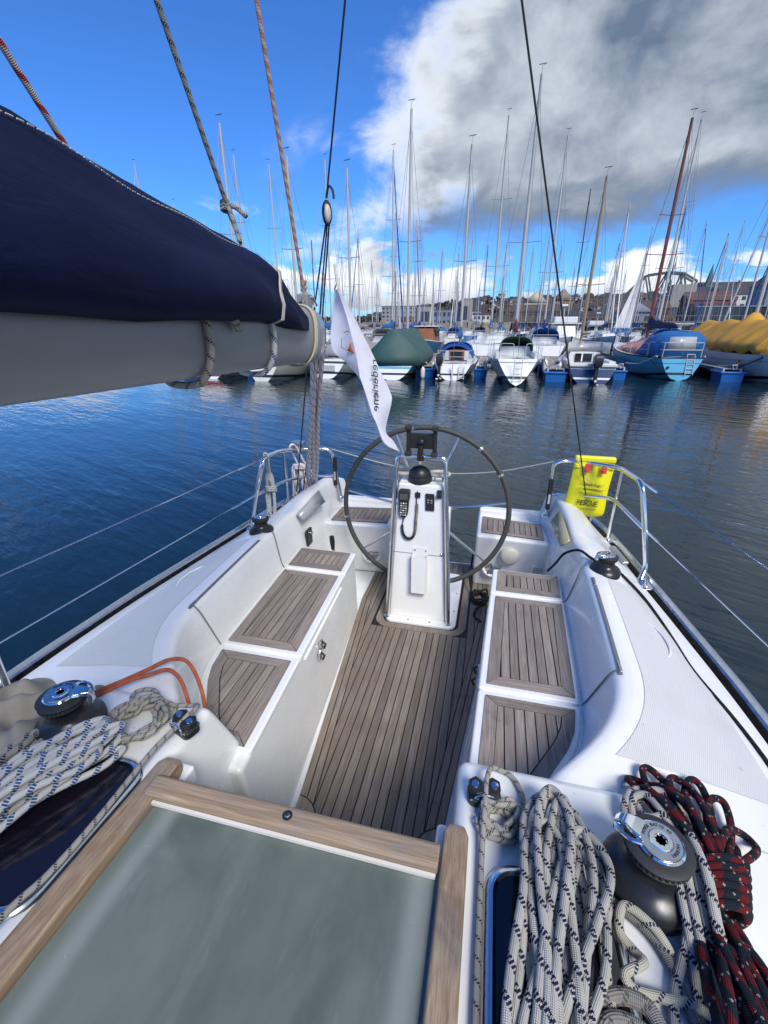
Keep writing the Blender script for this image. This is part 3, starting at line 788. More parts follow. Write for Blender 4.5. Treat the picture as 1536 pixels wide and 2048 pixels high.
def on_face(sx, t): # local frame on the face: x right, y up along the face, z out of it
    o = face(sx, t); up = (face(sx, t + .05) - face(sx, t)).normalized(); rt = V(1, 0, 0); out_ = rt.cross(up)
    M = Matrix((( rt.x, up.x, out_.x, o.x), (rt.y, up.y, out_.y, o.y), (rt.z, up.z, out_.z, o.z), (0, 0, 0, 1))); return M
# black socket, switch plate, bracket, pocket
M = on_face(-.10, .928)
MB().box(-.014, .014, -.014, .014, 0, .010, M).build('socket', 'black', ped, bevel=.002)
M = on_face(.42, .885)
MB().box(-.024, .024, -.047, .047, 0, .010, M).build('instrument_plate', 'black', ped, bevel=.003)
for kx in (-.009, .009): MB().box(kx - .004, kx + .004, -.004, .001, .0098, .0106, M).build('button', 'key_grey', ped)
for kx in (-.009, .009): MB().box(kx - .005, kx + .005, .008, .016, .0098, .0125, M).build('button', 'grey_plastic', ped)
M = on_face(.83, .945)
MB().box(-.012, .012, -.022, .022, 0, .012, M).build('bracket', 'black', ped, bevel=.003)
MB().lathe([(.001, .0), (.012, .0), (.012, .028), (.001, .03)], seg=14, M=M).build('knob', 'black', ped)
M = on_face(.05, .375)
pk = MB(); W_, H_, D_ = .043, .115, .045
pk.box(-W_, W_, -H_, H_ + .03, 0, .003, M); pk.box(-W_ * .95, W_ * .95, -H_, H_ - .015, D_ - .003, D_, M); pk.box(-W_, -W_ + .003, -H_, H_ - .01, 0, D_, M); pk.box(W_ - .003, W_, -H_, H_ - .01, 0, D_, M); pk.box(-W_, W_, -H_ - .003, -H_, 0, D_, M)
pk.build('pocket', 'white_plastic', ped)
for kx in (-.03, .03): MB().lathe([(.001, 0), (.005, 0), (.004, .003), (.001, .003)], seg=10, M=M @ Matrix.Translation((kx, H_ + .012, .003))).build('rivet', 'mast_red' if kx < 0 else 'grey_plastic', ped)

# ------------------------------------------------------------------ wheel
whl = part('steering_wheel', yacht, (-.037, 2.43, 1.300))
R_ = .480; T_ = Matrix.Rotation(rad(-3), 4, 'X')
def wp(a, r, y=0): return T_ @ V(r * math.cos(rad(a)), y, r * math.sin(rad(a)))
MB().tube([wp(a, R_) for a in range(0, 360, 5)], .0148, 10, closed=True).build('rim', 'wheel_leather', whl)
for a in (68, 112, 10, 170, 218, 322):
    MB().tube([wp(a, .04, -.02), wp(a, .3, -.012), wp(a, R_ - .01)], [.009, .0075, .0065], 10).build('spoke', 'steel', whl)
for a in (52, 30, 190, 100, 285): MB().tube([wp(a - .8, R_), wp(a + .8, R_)], .0160, 12).build('rim_collar', 'steel', whl)
MB().lathe([(.001, -.05), (.045, -.05), (.05, 0), (.03, .03), (.001, .035)], seg=20, M=T_ @ Matrix.Rotation(rad(90), 4, 'X')).build('hub', 'steel', whl)

# ------------------------------------------------------------------ winches
def winch(loc, k, arm, yaw=0., text=False):
    TOPM = Matrix.Translation((0, 0, -.0125)) @ Matrix.Diagonal((.86, .86, .945, 1))
    wn = part('winch', yacht, loc); wn.rotation_euler = (0, 0, rad(yaw)); wn.scale = (k, k, k)
    MB().lathe([(.001, -.01), (.100, -.01), (.102, .004), (.094, .008)], seg=40).build('deck_ring', 'gelcoat_cream', wn)
    MB().lathe([(.001, 0), (.090, 0), (.0925, .012), (.0925, .034), (.090, .037), (.0915, .040), (.086, .050), (.070, .060), (.056, .070), (.050, .082), (.0485, .097), (.051, .106), (.058, .111), (.060, .114), (.001, .114)], seg=44).build('drum', 'winch_black', wn)
    MB().lathe([(.04, .114), (.060, .1145), (.0625, .119), (.054, .1225), (.052, .126), (.063, .129), (.064, .134), (.058, .138), (.044, .139)], seg=44).build('self_tailing_jaw', 'rubber', wn)
    teeth = MB()
    for q in range(36):
        a = rad(q * 10); Mt = Matrix.Rotation(a, 4, 'Z'); teeth.box(.053, .0622, -.0020, .0020, .1215, .1275, Mt)
    teeth.build('jaw_ribs', 'rubber', wn)
    before = set(wn.children)
    MB().lathe([(.001, .160), (.050, .160), (.052, .166), (.048, .1695), (.0455, .1685)], seg=40).build('cap', 'chrome', wn)
    MB().lathe([(.026, .1705), (.0268, .172), (.044, .172), (.0452, .1695)], seg=40).build('cap_ring', 'alu', wn)
    MB().lathe([(.0135, .1685), (.0145, .1745), (.024, .1745), (.026, .1715)], seg=30).build('socket_ring', 'chrome', wn)
    st = [(.0138 * (1 if q % 2 else .74) * math.cos(rad(22.5 * q)), .0138 * (1 if q % 2 else .74) * math.sin(rad(22.5 * q))) for q in range(16)]
    MB().prism(st, .1690, .1715).build('socket', 'caulk', wn)
    ca, sa = math.cos(rad(arm)), math.sin(rad(arm)); Ra = Matrix.Rotation(rad(arm), 4, 'Z')
    ar = MB(); rings = []
    for r, hwid, z, th2 in ((.036, .030, .171, .004), (.055, .026, .1705, .006), (.072, .019, .170, .008), (.088, .013, .165, .010), (.097, .011, .150, .010), (.094, .012, .136, .008)):
        rings.append([Ra @ V(r, -hwid, z - th2), Ra @ V(r, hwid, z - th2), Ra @ V(r + .002, hwid * .8, z + th2 * .4), Ra @ V(r + .002, -hwid * .8, z + th2 * .4)])
    ar.loft(rings); ar.build('feeder_arm', 'chrome', wn, bevel=.003, bseg=3)
    MB().tube([Ra @ V(.030, .036, .170), Ra @ V(.055, .045, .168), Ra @ V(.082, .034, .162), Ra @ V(.094, .014, .152)], .005, 8).build('feeder_loop', 'chrome', wn)
    if text:
        for word, a0, step in (('HARKEN', 300, 10.5), ('POWER RATIO 40', 165, -9.5)):
            for q, ch in enumerate(word):
                if ch == ' ': continue
                a = a0 + q * step
                rot = a + 90 if step > 0 else a - 90
                Mt = Matrix.Rotation(rad(a), 4, 'Z') @ Matrix.Translation((.0355, 0, .1724)) @ Matrix.Rotation(rad(90 if step > 0 else -90), 4, 'Z')
                letters(ch, .0105, 'letter', 'ink', wn, Mt)
    for ch_ in set(wn.children) - before: ch_.data.transform(TOPM)
    return wn
winch((.658, .612, roofz(.60) - .006), .88, 150, 0, True)
winch((-.688, .655, roofz(.655) - .006), .88, 20, 0, True)
winch((.850, 1.930, 1.270), .70, 205)
winch((-.838, 1.965, 1.268), .70, 60)

# cam cleats
def cam_cleat(loc, yaw):
    c = part('cam_cleat', yacht, loc); c.rotation_euler = (0, 0, rad(yaw))
    MB().prism(rrect(-.036, .036, -.024, .024, .015), 0, .020).build('base', 'black', c, bevel=.003)
    for s in (-1, 1):
        cm = MB(); pts = [(s * .004, -.016), (s * .004, .012), (s * .018, .024), (s * .034, .014), (s * .034, -.006), (s * .02, -.02)]
        cm.prism(pts, .024, .040); cm.build('jaw', 'black', c, bevel=.002)
        MB().lathe([(.001, .040), (.009, .040), (.008, .043), (.001, .0435)], (s * .021, .002, 0), 14).build('bolt', 'chrome', c)
    MB().tube([V(.026 * math.cos(rad(a)), -.024, .022 + .020 * math.sin(rad(a))) for a in range(0, 181, 20)], .0028, 6).build('fairlead', 'steel', c)
    MB().box(-.032, .032, -.022, .022, .0195, .0245).build('plate', 'steel', c)
cam_cleat((.358, .716, roofz(.716) + .001), 8)
cam_cleat((-.405, .725, roofz(.725) + .001), -20)

# ------------------------------------------------------------------ pushpits, lifelines, backstay
def pushpit(s, top, inner, mid, rail, feet):
    p = part('pushpit', yacht)
    MB().tube(fillet(top, .06, 6), .0125, 10).build('top_rail', 'steel', p)
    MB().tube(fillet(rail, .06, 5), .010, 10).build('mid_rail', 'steel', p)
    MB().tube(mid, .011, 10).build('leg', 'steel', p)
    for q in feet: MB().lathe([(.001, 0), (.032, 0), (.030, .006), (.016, .012)], q, 18).build('foot', 'steel', p)
    return p
pushpit(1, [(.69, 2.765, 1.20), (.686, 2.72, 1.36), (.676, 2.70, 1.565), (.80, 2.715, 1.572), (.985, 2.50, 1.605), (.99, 2.15, 1.640), (1.03, 2.10, 1.43), (1.068, 2.09, 1.25), (1.045, 2.05, 1.200)], None,
        [(.994, 2.49, 1.602), (.992, 2.485, 1.20)], [(.684, 2.715, 1.352), (.80, 2.70, 1.37), (.976, 2.50, 1.435), (1.03, 2.10, 1.432)], [(.69, 2.765, 1.195), (.992, 2.485, 1.19), (1.045, 2.05, 1.19)])
pushpit(-1, [(-.678, 2.80, 1.19), (-.700, 2.785, 1.36), (-.727, 2.78, 1.536), (-.924, 2.72, 1.536), (-.962, 2.50, 1.576), (-.885, 2.15, 1.632), (-.955, 2.15, 1.415), (-1.01, 2.15, 1.20)], None,
        [(-.958, 2.55, 1.568), (-.965, 2.56, 1.19)], [(-.703, 2.785, 1.35), (-.90, 2.73, 1.345), (-.945, 2.50, 1.383), (-.955, 2.15, 1.412)], [(-.678, 2.80, 1.185), (-.965, 2.56, 1.185), (-1.01, 2.15, 1.195)])
for a, b in (((.995, 2.15, 1.64), (1.15, 1.40, 1.626)), ((1.03, 2.10, 1.432), (1.15, 1.30, 1.43)), ((-.885, 2.15, 1.632), (-1.10, .80, 1.606)), ((-.955, 2.15, 1.415), (-1.10, .80, 1.405))):
    s = 1 if a[0] > 0 else -1; a, b = Vector(a), Vector(b)
    far = V(s * 1.17, -3.2, b.z + .02)
    MB().tube([a, b, far], .0032, 6).build('lifeline', 'steel', yacht)
    MB().tube([a, a.lerp(b, .16)], .0055, 8).build('lifeline_fitting', 'steel', yacht)
for x, y in ((-1.115, .80), (1.165, -.5), (-1.165, -1.2)):
    sg = 1 if x > 0 else -1
    MB().tube([(x + sg * .045, y + .02, 1.19), (x, y, 1.635)], .0125, 10).build('stanchion', 'steel', yacht)
# slack line across the stern gap
MB().tube(spline([(-.727, 2.79, 1.53), (-.35, 2.84, 1.435), (0, 2.86, 1.395), (.35, 2.82, 1.44), (.676, 2.71, 1.56)], 8), .0035, 6).build('stern_line', 'rope_white', yacht)
for q in ((.68, 2.71, 1.36), (-.705, 2.785, 1.38)):
    pl = part('pelican_hook', yacht, q)
    MB().box(-.013, .013, -.016, .010, -.10, .10).build('body', 'black', pl, bevel=.006)
    MB().box(-.006, .006, -.018, -.012, -.06, -.0).build('clip', 'beige_plastic', pl, bevel=.001)
JO = V(0, 1.52, 4.04)
bst = part('backstay', yacht)
MB().tube([blk_ + V(.0, .0, -.03) for blk_ in (V(-.919, 2.66, 1.205).lerp(JO, .535),)] + [V(-.919, 2.66, 1.205).lerp(JO, .36) + V(.012, 0, 0), V(-.919, 2.66, 1.205).lerp(JO, .28)], .0034, 6).build('tackle_line', 'black', bst)
MB().tube([(.928, 2.70, 1.205), JO], .0036, 6).build('leg', 'black', bst)
lb = V(-.919, 2.66, 1.205); blk = lb.lerp(JO, .535)
MB().tube([blk + V(0, 0, .05), JO], .0036, 6).build('leg', 'black', bst)
MB().tube([JO, V(0, -2.4, 13)], .005, 6).build('upper_wire', 'steel', bst)
bk = MB(); bk.ball(blk, .020, .030, .046, 12, 8); bk.build('block', 'black', bst)
MB().ball(blk + V(.008, -.016, -.006), .014, .018, .034, 12, 8).build('sheave', 'beige_plastic', bst)
for dx_, dy_, s_ in ((-.02, 0, .0), (.018, 0, .0)):
    t0 = blk + V(dx_ * .4, dy_, -.04); t1 = lb + V(dx_ * 1.2, dy_ * 2, .05)
    MB().tube([t0, t0.lerp(t1, .35) + V(dx_ * .9, 0, .0), t1], .0036, 6).build('tackle_line', 'black', bst)
MB().tube(spline([blk + V(0, 0, .05), blk + V(.01, 0, .09), blk + V(.03, -.01, .075), blk + V(.035, -.01, .045)], 5), .005, 6).build('knot_tail', 'rope_black', bst)
MB().ball(lb + V(0, 0, .03), .02, .02, .03).build('lower_block', 'black', bst)
# mooring cleats and fairlead near the stern
for s in (-1, 1):
    c = part('mooring_cleat', yacht, (s * .985, 2.23, 1.205)); c.rotation_euler = (0, 0, s * rad(8))
    MB().box(-.016, .016, -.09, .09, .018, .034).build('horn', 'alu', c, bevel=.007, bseg=3)
    MB().box(-.012, .012, -.035, .035, -.005, .02).build('post', 'alu', c, bevel=.003)
pd = part('padeye', yacht, (1.045, 1.99, 1.20))
MB().prism(rrect(-.03, .03, -.035, .035, .02), -.004, .006).build('plate', 'steel', pd, bevel=.002)
MB().tube([V(0, .02 * math.cos(rad(a)), .006 + .03 * math.sin(rad(a))) for a in range(0, 181, 20)], .005, 8).build('eye', 'steel', pd)
for y in (1.42,): MB().box(1.015, 1.03, y - .03, y + .03, 1.2185, 1.229).build('deck_eye', 'steel', yacht, bevel=.003)
ov = MB(); ov.tube([V(.925 + .055 * math.cos(rad(a)), 1.50 + .105 * math.sin(rad(a)), 1.262 - .11 * (.055 * math.cos(rad(a)))) for a in range(0, 360, 12)], .0035, 6, closed=True); ov.build('deck_boss', 'gelcoat', yacht)
ov = MB(); ov.tube([V(-.925 + .055 * math.cos(rad(a)), 1.50 + .105 * math.sin(rad(a)), 1.262 + .11 * (.055 * math.cos(rad(a)))) for a in range(0, 360, 12)], .0035, 6, closed=True); ov.build('deck_boss', 'gelcoat', yacht)
# mast, out of view behind the camera
MB().tube([(0, -2.4, 1.2), (0, -2.4, 13)], .07, 12).build('mast', 'mast_alu', yacht)

# ================================================================== boom with sail cover
boom = thing('boom', 'grey aluminium boom under a navy blue sail cover, at upper left', 'boom', (0, 0, 0))
BE = V(-.374, 1.652, 2.263); BF = V(.127, -.991, .036).normalized(); BR = V(0, 0, 1).cross(BF).normalized() * -1; BU = BF.cross(BR) * (1 if BF.cross(BR).z > 0 else -1)
def bp(s, r, u): return BE + BF * s + BR * r + BU * u
def bsecn(s, k=1.0, n=24):
    out = []
    for i in range(n):
        a = 2 * math.pi * i / n; ca, sa = math.cos(a), math.sin(a)
        out.append(bp(s, .058 * k * math.copysign(abs(ca) ** .75, ca), .089 * k * math.copysign(abs(sa) ** .8, sa)))
    return out
MB().loft([bsecn(s) for s in (.03, .5, 1.2, 2, 3, 4.1)]).build('spar', 'boom_alu', boom)
MB().loft([bsecn(-.012, .9), bsecn(-.005, 1.01), bsecn(.05, 1.02)]).build('end_cap', 'alu', boom)
MB().tube([bp(-.0, -.03, .1), bp(.02, -.02, .125), bp(.05, .0, .12), bp(.09, .0, .10)], .008, 8).build('outhaul_shackle', 'steel', boom)
MB().box(-.02, .02, -.03, .02, -.03, .03, Matrix.Translation(bp(.03, 0, .105))).build('end_fitting', 'grey_plastic', boom, bevel=.004)
# cover
HT = [(.17, .055), (.22, .070), (.30, .105), (.40, .142), (.58, .172), (.78, .181), (1.1, .184), (2, .195), (3.6, .26)]
WT = [(.17, .030), (.22, .062), (.30, .078), (.45, .090), (.8, .105), (1.3, .115), (3.6, .14)]
BT = [(.17, .050), (.22, .022), (.3, .012), (.42, .012), (.55, .022), (.7, .020), (.95, .010), (1.3, .002), (2, -.005), (3.6, -.01)]
cv = MB(); rings = []
N1 = 26
def cover_pt(s, t, off=0.):
    h, wd, b = sinterp(HT, s) + off, sinterp(WT, s) + off, sinterp(BT, s); i = t * N1
    a = math.pi * (t - .5); r = math.sin(a); u = max(0, math.cos(a))
    x = math.copysign(abs(r) ** .72, r) * wd * (1 - .30 * u ** 2); z = b + (h - b) * (u ** .85)
    if min(i, N1 - i) < .5: x *= .70
    elif min(i, N1 - i) < 1.5: x *= .93; z = max(b - .008, z - .015)
    fold = .006 * math.sin(s * 9 + t * 9) + .004 * math.sin(s * 21 - t * 17) + .0035 * math.sin(s * 5 - t * 31)
    x += fold * (1 if r > 0 else -1) * min(1, abs(r) * 2); z += fold * .4
    return bp(s, x, z)
for s in [.17, .19, .22, .26, .30, .35, .40, .47, .55, .63, .72, .82, .92, 1.02, 1.12, 1.25, 1.4, 1.6, 1.9, 2.3, 2.8, 3.3, 3.6]:
    rings.append([cover_pt(s, i / N1) for i in range(N1 + 1)])
cv.grid(rings)
tip = len(cv.v); cv.v.append(tuple(bp(.155, 0, .05)))
for i in range(N1): cv.f.append((i, i + 1, tip))
cover = cv.build('sail_cover', 'navy_canvas', boom, smooth=70, solid=.004)
# ridge piping and its stitch line, on the camera side
top = [cover_pt(s, .5, .003) for s in [.3 + .06 * k for k in range(50)]]
MB().tube(top, .007, 8).build('ridge_piping', 'navy_piping', cover)
st = MB()
for k in range(0, 210):
    s0 = .40 + k * .011
    SS = 1 if bp(1, 1, 0).x > bp(1, 0, 0).x else -1
    def onc(s): return cover_pt(s, .5 + SS * .19, .0045)
    st.tube([onc(s0), onc(s0 + .0072)], .0008, 4)
st.build('stitching', 'stitch', cover)
# strap over the cover and lashings round the spar
stp = MB(); P = [(cover_pt(.57 - .04 * math.cos(math.pi * (q / 30 - .5)) ** 2 + .0, q / 30, .0055), q) for q in range(0, 31)]
stp.loft([[q + BF * -.0085, q + BF * .0085, q + BF * .0085 + V(0, 0, .001), q + BF * -.0085 + V(0, 0, .001)] for q, _ in P]); stp.build('strap', 'webbing', cover, solid=.003)
def lash(s, k, mat, r, lean, turns=1, a0=20, a1=-200):
    for t in range(turns):
        P = []
        for i in range(31):
            a = rad(lerp(a0, a1, i / 30)); ca, sa = math.cos(a), math.sin(a)
            P.append(bp(s + lean * sa + t * r * 1.9, (.058 * k + r) * math.copysign(abs(ca) ** .75, ca), (.089 * k + r) * math.copysign(abs(sa) ** .8, sa) - (.003 if sa < -.9 else 0)))
        MB().tube(P, r, 7, uvs=True).build('reef_line', mat, boom)
lash(.92, 1.01, 'rope_fleck', .0070, .02, 1, 60, -240)
lash(.58, 1.01, 'rope_blue', .0070, .015, 1, 60, -240)
lash(.13, 1.02, 'string', .0034, -.02, 5, 90, -270)
MB().tube([bp(.86, .066 * SS, .030), bp(.82, .072 * SS, .016), bp(.795, .07 * SS, .002)], .009, 8, uvs=True).build('reef_line_tail', 'rope_fleck', boom)
# mainsheet block on the boom end
mb_ = part('mainsheet_block', boom)
pb = bp(-.075, .015 * SS, .0)
MB().box(-.028, .028, -.018, .018, -.045, .035, Matrix.Translation(pb)).build('body', 'black', mb_, bevel=.010, bseg=3)
for dx_ in (-.016, 0, .016): MB().tube([pb + V(dx_, -.0185, .01), pb + V(dx_, -.0185, -.04)], .004, 6).build('sheave', 'beige_plastic', mb_)
# ================================================================== ropes, flag and loose gear
def rope(name, label, mat, paths, r, cat='rope', seg=8, group=None, caps=True):
    m = MB()
    for p in paths: m.tube(p, r, seg, uvs=True)
    return tag(m.build(name, mat, None, smooth=60), label, cat, group)
def hank(A, B, wA, wB, n, r, z0, zs, seed, mid=.5, jit=.25, tops=None):
    """a bundle of long loops from A (root) to B (loop ends); widths wA, wB; z0(x,y) is the surface below"""
    g = random.Random(seed); A, B = Vector(A), Vector(B); ax = (B - A); L = ax.length; ax.normalize(); nr = Vector((-ax.y, ax.x))
    pts = []
    def P(t, lat, lay):
        q = A + ax * (L * t) + nr * lat; return V(q.x, q.y, z0(q.x, q.y) + r + lay)
    for i in range(n):
        f = (i + .5) / n; lay0 = zs * f
        ct = g.uniform(-1, 1) * wB * .62; ra = g.uniform(.20, .42) * wB; tl = 1 - .22 * g.random() ** 1.5
        cb = g.uniform(-1, 1) * wA * .7; sgn = 1 if i % 2 else -1
        hump = zs * (1 - (ct / wB) ** 2) * .6
        a = lambda t, lat, l: pts.append(P(t, lat, max(0, l)))
        a(-.02 + g.uniform(0, .05), cb - sgn * wA * .2, lay0 * .8)
        a(.28 + g.uniform(-.05, .05), lerp(cb, ct, .35) - sgn * ra * .5 + g.uniform(-jit, jit) * wA, lay0 + hump * .5)
        a(.62 * tl + g.uniform(-.05, .05), lerp(cb, ct, .7) - sgn * ra * .9 + g.uniform(-jit, jit) * wB * .6, lay0 + hump)
        a(.86 * tl, ct - sgn * ra * 1.05, lay0 * .9 + hump * .6)
        a(1.0 * tl, ct - sgn * ra * .45, lay0 * .8 + hump * .4)
        a(1.02 * tl, ct + sgn * ra * .45, lay0 * .8 + hump * .4)
        a(.88 * tl, ct + sgn * ra * 1.05, lay0 * .9 + hump * .6)
        a(.60 * tl + g.uniform(-.05, .05), lerp(cb, ct, .7) + sgn * ra * .8 + g.uniform(-jit, jit) * wB * .6, lay0 + hump)
        a(.30 + g.uniform(-.05, .05), lerp(cb, ct, .35) + sgn * ra * .5 + g.uniform(-jit, jit) * wA, lay0 + hump * .5)
        a(-.02 + g.uniform(0, .05), cb + sgn * wA * .2, lay0 * .8)
    return spline(pts, 7)
def coil(c, rx, ry, n, r, z0, zs, seed, jit=.2, rot=0):
    g = random.Random(seed); pts = []; ang = rad(rot)
    for k in range(n * 7):
        a = 2 * math.pi * k / 7 + .25 * g.uniform(-1, 1); f = 1 - jit * g.random() * 1.3
        x, y = rx * f * math.cos(a) + g.uniform(-.1, .1) * rx, ry * f * math.sin(a) + g.uniform(-.1, .1) * ry
        q = (c[0] + x * math.cos(ang) - y * math.sin(ang), c[1] + x * math.sin(ang) + y * math.cos(ang))
        pts.append(V(q[0], q[1], z0(*q) + r + zs * (k / (n * 7)) * (.4 + .6 * g.random())))
    return spline(pts, 6)
def deckz(x, y):
    x = abs(x)
    if y > .83:
        xr = rail_x(y) - .045; xb = sinterp(XB, y)
        return interp([(xb + .1, TOPZ), (lerp(xb + .11, xr, .35), 1.272), (lerp(xb + .11, xr, .7), 1.232), (xr, 1.196)], x)
    z = roofz(y); return interp([(.70, z), (.78, z - .015), (.845, 1.255), (.885, 1.232), (1.16, 1.198)], x) + .001

# right of the hatch
rope('rope_hank', 'big grey and navy flecked rope hank draped over the right deck window', 'rope_navy',
     [hank((.440, .20), (.508, .715), .070, .088, 14, .0076, deckz, .052, 11)], .0076)
g1 = [V(x, y, deckz(x, y) + z) for x, y, z in ((.655, .71, .012), (.650, .745, .02), (.672, .79, .028), (.705, .81, .02), (.735, .79, .03), (.725, .75, .04), (.70, .735, .03), (.685, .76, .012), (.70, .80, .016), (.738, .815, .03), (.768, .79, .03), (.765, .745, .025), (.74, .72, .03), (.72, .74, .045), (.70, .78, .04), (.672, .77, .03), (.668, .73, .012), (.70, .70, .02))]
tl_ = []
for dx_, dz_ in ((0, 0), (.017, .006), (-.017, .008), (.008, .022), (-.03, .0)):
    tl_.append(spline([V(.722 + dx_ * .3, .655, 1.41 + dz_), V(.722 + dx_, .60, 1.405 + dz_), V(.722 + dx_, .52, 1.372 + dz_), V(.733 + dx_ * 1.6, .43, 1.345 + dz_), V(.742 + dx_ * 2, .30, 1.36 + dz_)], 8))
tl_.append(spline([V(.70, .54, 1.37), V(.675, .49, 1.36), V(.645, .43, 1.355), (V(.62, .33, 1.37))], 8))
rope('rope_tail', 'grey and navy flecked rope looped behind the chrome-topped winch at right', 'rope_navy', [spline(g1, 7)] + tl_, .0076)
# red and black hank
pts = []; g_ = random.Random(5)
WC = V(.79, .655, 0)
for i, (tx, ty) in enumerate([(.70, .868), (.745, .90), (.80, .885), (.715, .85), (.852, .905), (.895, .865), (.76, .835), (.935, .815), (.83, .86), (.78, .87), (.88, .80)]):
    w1 = .022; d_ = Vector((tx - WC.x, ty - WC.y)); nn = Vector((-d_.y, d_.x)).normalized() * w1 * (1 if i % 2 else -1)
    for f, k in ((.0, .3), (.35, .9), (.75, 1.2), (.97, .7), (1.0, -.3), (.8, -1.1), (.4, -.9), (.05, -.3)):
        x, y = WC.x + d_.x * f + nn.x * k, WC.y + d_.y * f + nn.y * k
        pts.append(V(x, y, deckz(x, y) + .010 + .04 * math.sin(f * math.pi) * (i % 4) / 3 + .010 * (i % 3) + .025 * (1 - f)))
loops = spline(pts, 6)
wr = []
for k in range(6 * 10):
    a = 2 * math.pi * k / 10; t = k / 60; wr.append(V(lerp(.792, .752, t) + .058 * math.cos(a), lerp(.665, .565, t) + .012 * math.cos(a), 1.335 + .045 * math.sin(a)))
low = hank((.70, .22), (.755, .565), .06, .045, 8, .009, deckz, .05, 21)
rope('rope_hank', 'red and black rope hank heaped on the right side deck', 'rope_red', [loops, spline(wr, 4), low], .0080)
# thin line at the right cleat: heap of coils, and the line running forward
cpt = [V(x, y, deckz(x, y) + z) for x, y, z in ((.359, .10, .012), (.3555, .35, .012), (.356, .50, .012), (.357, .60, .016), (.359, .66, .034), (.362, .735, .038), (.372, .775, .03), (.395, .79, .012), (.425, .778, .008), (.442, .735, .008), (.440, .69, .008), (.425, .655, .012), (.40, .64, .012), (.372, .645, .014))]
rope('thin_line', 'thin grey flecked line coiled by the right cam cleat', 'rope_fleck', [spline(cpt, 7), coil((.388, .662), .050, .048, 7, .0055, deckz, .036, 4, .45)], .0058)
cr = [V(x, y, deckz(x, y) + z) for x, y, z in ((.545, .25, .02), (.553, .426, .01), (.560, .50, .012), (.585, .547, .014), (.614, .549, .010), (.632, .53, .01), (.66, .50, .012), (.64, .525, .026), (.60, .545, .03), (.588, .512, .012), (.605, .49, .009), (.612, .47, .02), (.580, .449, .02), (.592, .435, .012), (.636, .436, .01), (.69, .43, .012), (.75, .36, .012))]
rope('loose_rope', 'cream rope with navy flecks lying loose below the right winch', 'rope_cream', [spline(cr, 8)], .0076)
wbp = spline([V(.54, .56, 1.368), V(.59, .553, 1.352), V(.642, .516, 1.352), V(.664, .463, 1.35), V(.67, .38, 1.36), V(.675, .2, 1.37)], 8)
rope('webbing_strap', 'dark grey woven strap crossing the deck below the right winch', 'rope_grey', [wbp], .0078)
gl_ = [spline([V(.49, .30, 1.37), V(.505, .381, 1.362), V(.545, .414, 1.358), V(.585, .424, 1.358), (V(.615, .40, 1.36)), V(.63, .28, 1.37)], 7), spline([V(.515, .29, 1.37), V(.53, .372, 1.366), V(.565, .392, 1.364), V(.60, .372, 1.364), V(.61, .28, 1.37)], 7)]
rope('grey_rope_loops', 'thick plain grey rope loops at the bottom right edge', 'rope_grey', gl_, .012)
# left of the hatch
rope('rope_hank', 'white and blue flecked rope hank beside the left winch', 'rope_blue',
     [hank((-.66, .22), (-.545, .645), .060, .075, 13, .0076, deckz, .058, 31)], .0076)
lc = [V(x, y, deckz(x, y) + z) for x, y, z in ((-.395, .745, .04), (-.402, .78, .034), (-.433, .795, .012), (-.496, .785, .008), (-.55, .775, .018), (-.60, .765, .02), (-.617, .80, .016), (-.585, .822, .012), (-.545, .80, .012), (-.505, .745, .014))]
ll_ = [V(-.41, .10, 1.41), V(-.41, .267, 1.402), V(-.397, .343, 1.395), V(-.395, .45, 1.388), V(-.414, .614, 1.365), V(-.408, .70, 1.358), V(-.402, .745, 1.36)]
rope('thin_line', 'thin grey flecked line coiled left of the hatch and running through the left cleat', 'rope_fleck', [spline(lc, 7), coil((-.530, .712), .082, .078, 8, .0062, deckz, .04, 9, .4, 20), spline(ll_, 8)], .0060)
rope('rope_heap', 'heap of worn grey rope at the left edge beyond the blue hank', 'rope_navy', [hank((-.70, .30), (-.72, .60), .05, .055, 6, .0085, deckz, .03, 44), coil((-.715, .54), .05, .045, 3, .0085, deckz, .03, 6)], .0082)
og = [V(x, y, z) for x, y, z in ((-.80, .70, 1.30), (-.755, .78, 1.312), (-.705, .835, 1.318), (-.666, .892, 1.318), (-.61, .935, 1.335), (-.55, .94, 1.332), (-.50, .915, 1.27), (-.465, .875, 1.20), (-.455, .86, 1.125))]
og2 = [V(x, y, z) for x, y, z in ((-.79, .69, 1.30), (-.70, .822, 1.318), (-.641, .878, 1.320), (-.588, .897, 1.332), (-.545, .89, 1.31), (-.515, .87, 1.25), (-.50, .86, 1.14))]
og3 = [V(-.735 + .028 * math.cos(rad(a)), .575 + .020 * math.sin(rad(a)), 1.345) for a in range(20, 330, 25)]
rope('orange_rope', 'orange rope looping over the front corner of the left seat', 'rope_orange', [spline(og, 7), spline(og2, 7), og3], .0062)
rope('black_line', 'black line led from the cockpit round the right aft winch and along the deck', 'rope_black',
     [spline([V(.66, 2.22, 1.10), V(.69, 2.19, 1.17), V(.712, 2.14, 1.25), V(.755, 2.055, 1.318), V(.80, 2.0, 1.312), V(.845, 1.985, 1.292)], 6), spline([V(.905, 1.955, 1.285), V(.94, 1.94, 1.262), V(.985, 1.82, 1.246), V(1.01, 1.70, 1.234), V(1.024, 1.55, 1.230), V(1.034, 1.388, 1.230), V(1.082, 1.198, 1.220), V(1.11, 1.0, 1.214), V(1.13, .6, 1.212)], 6)], .0062)
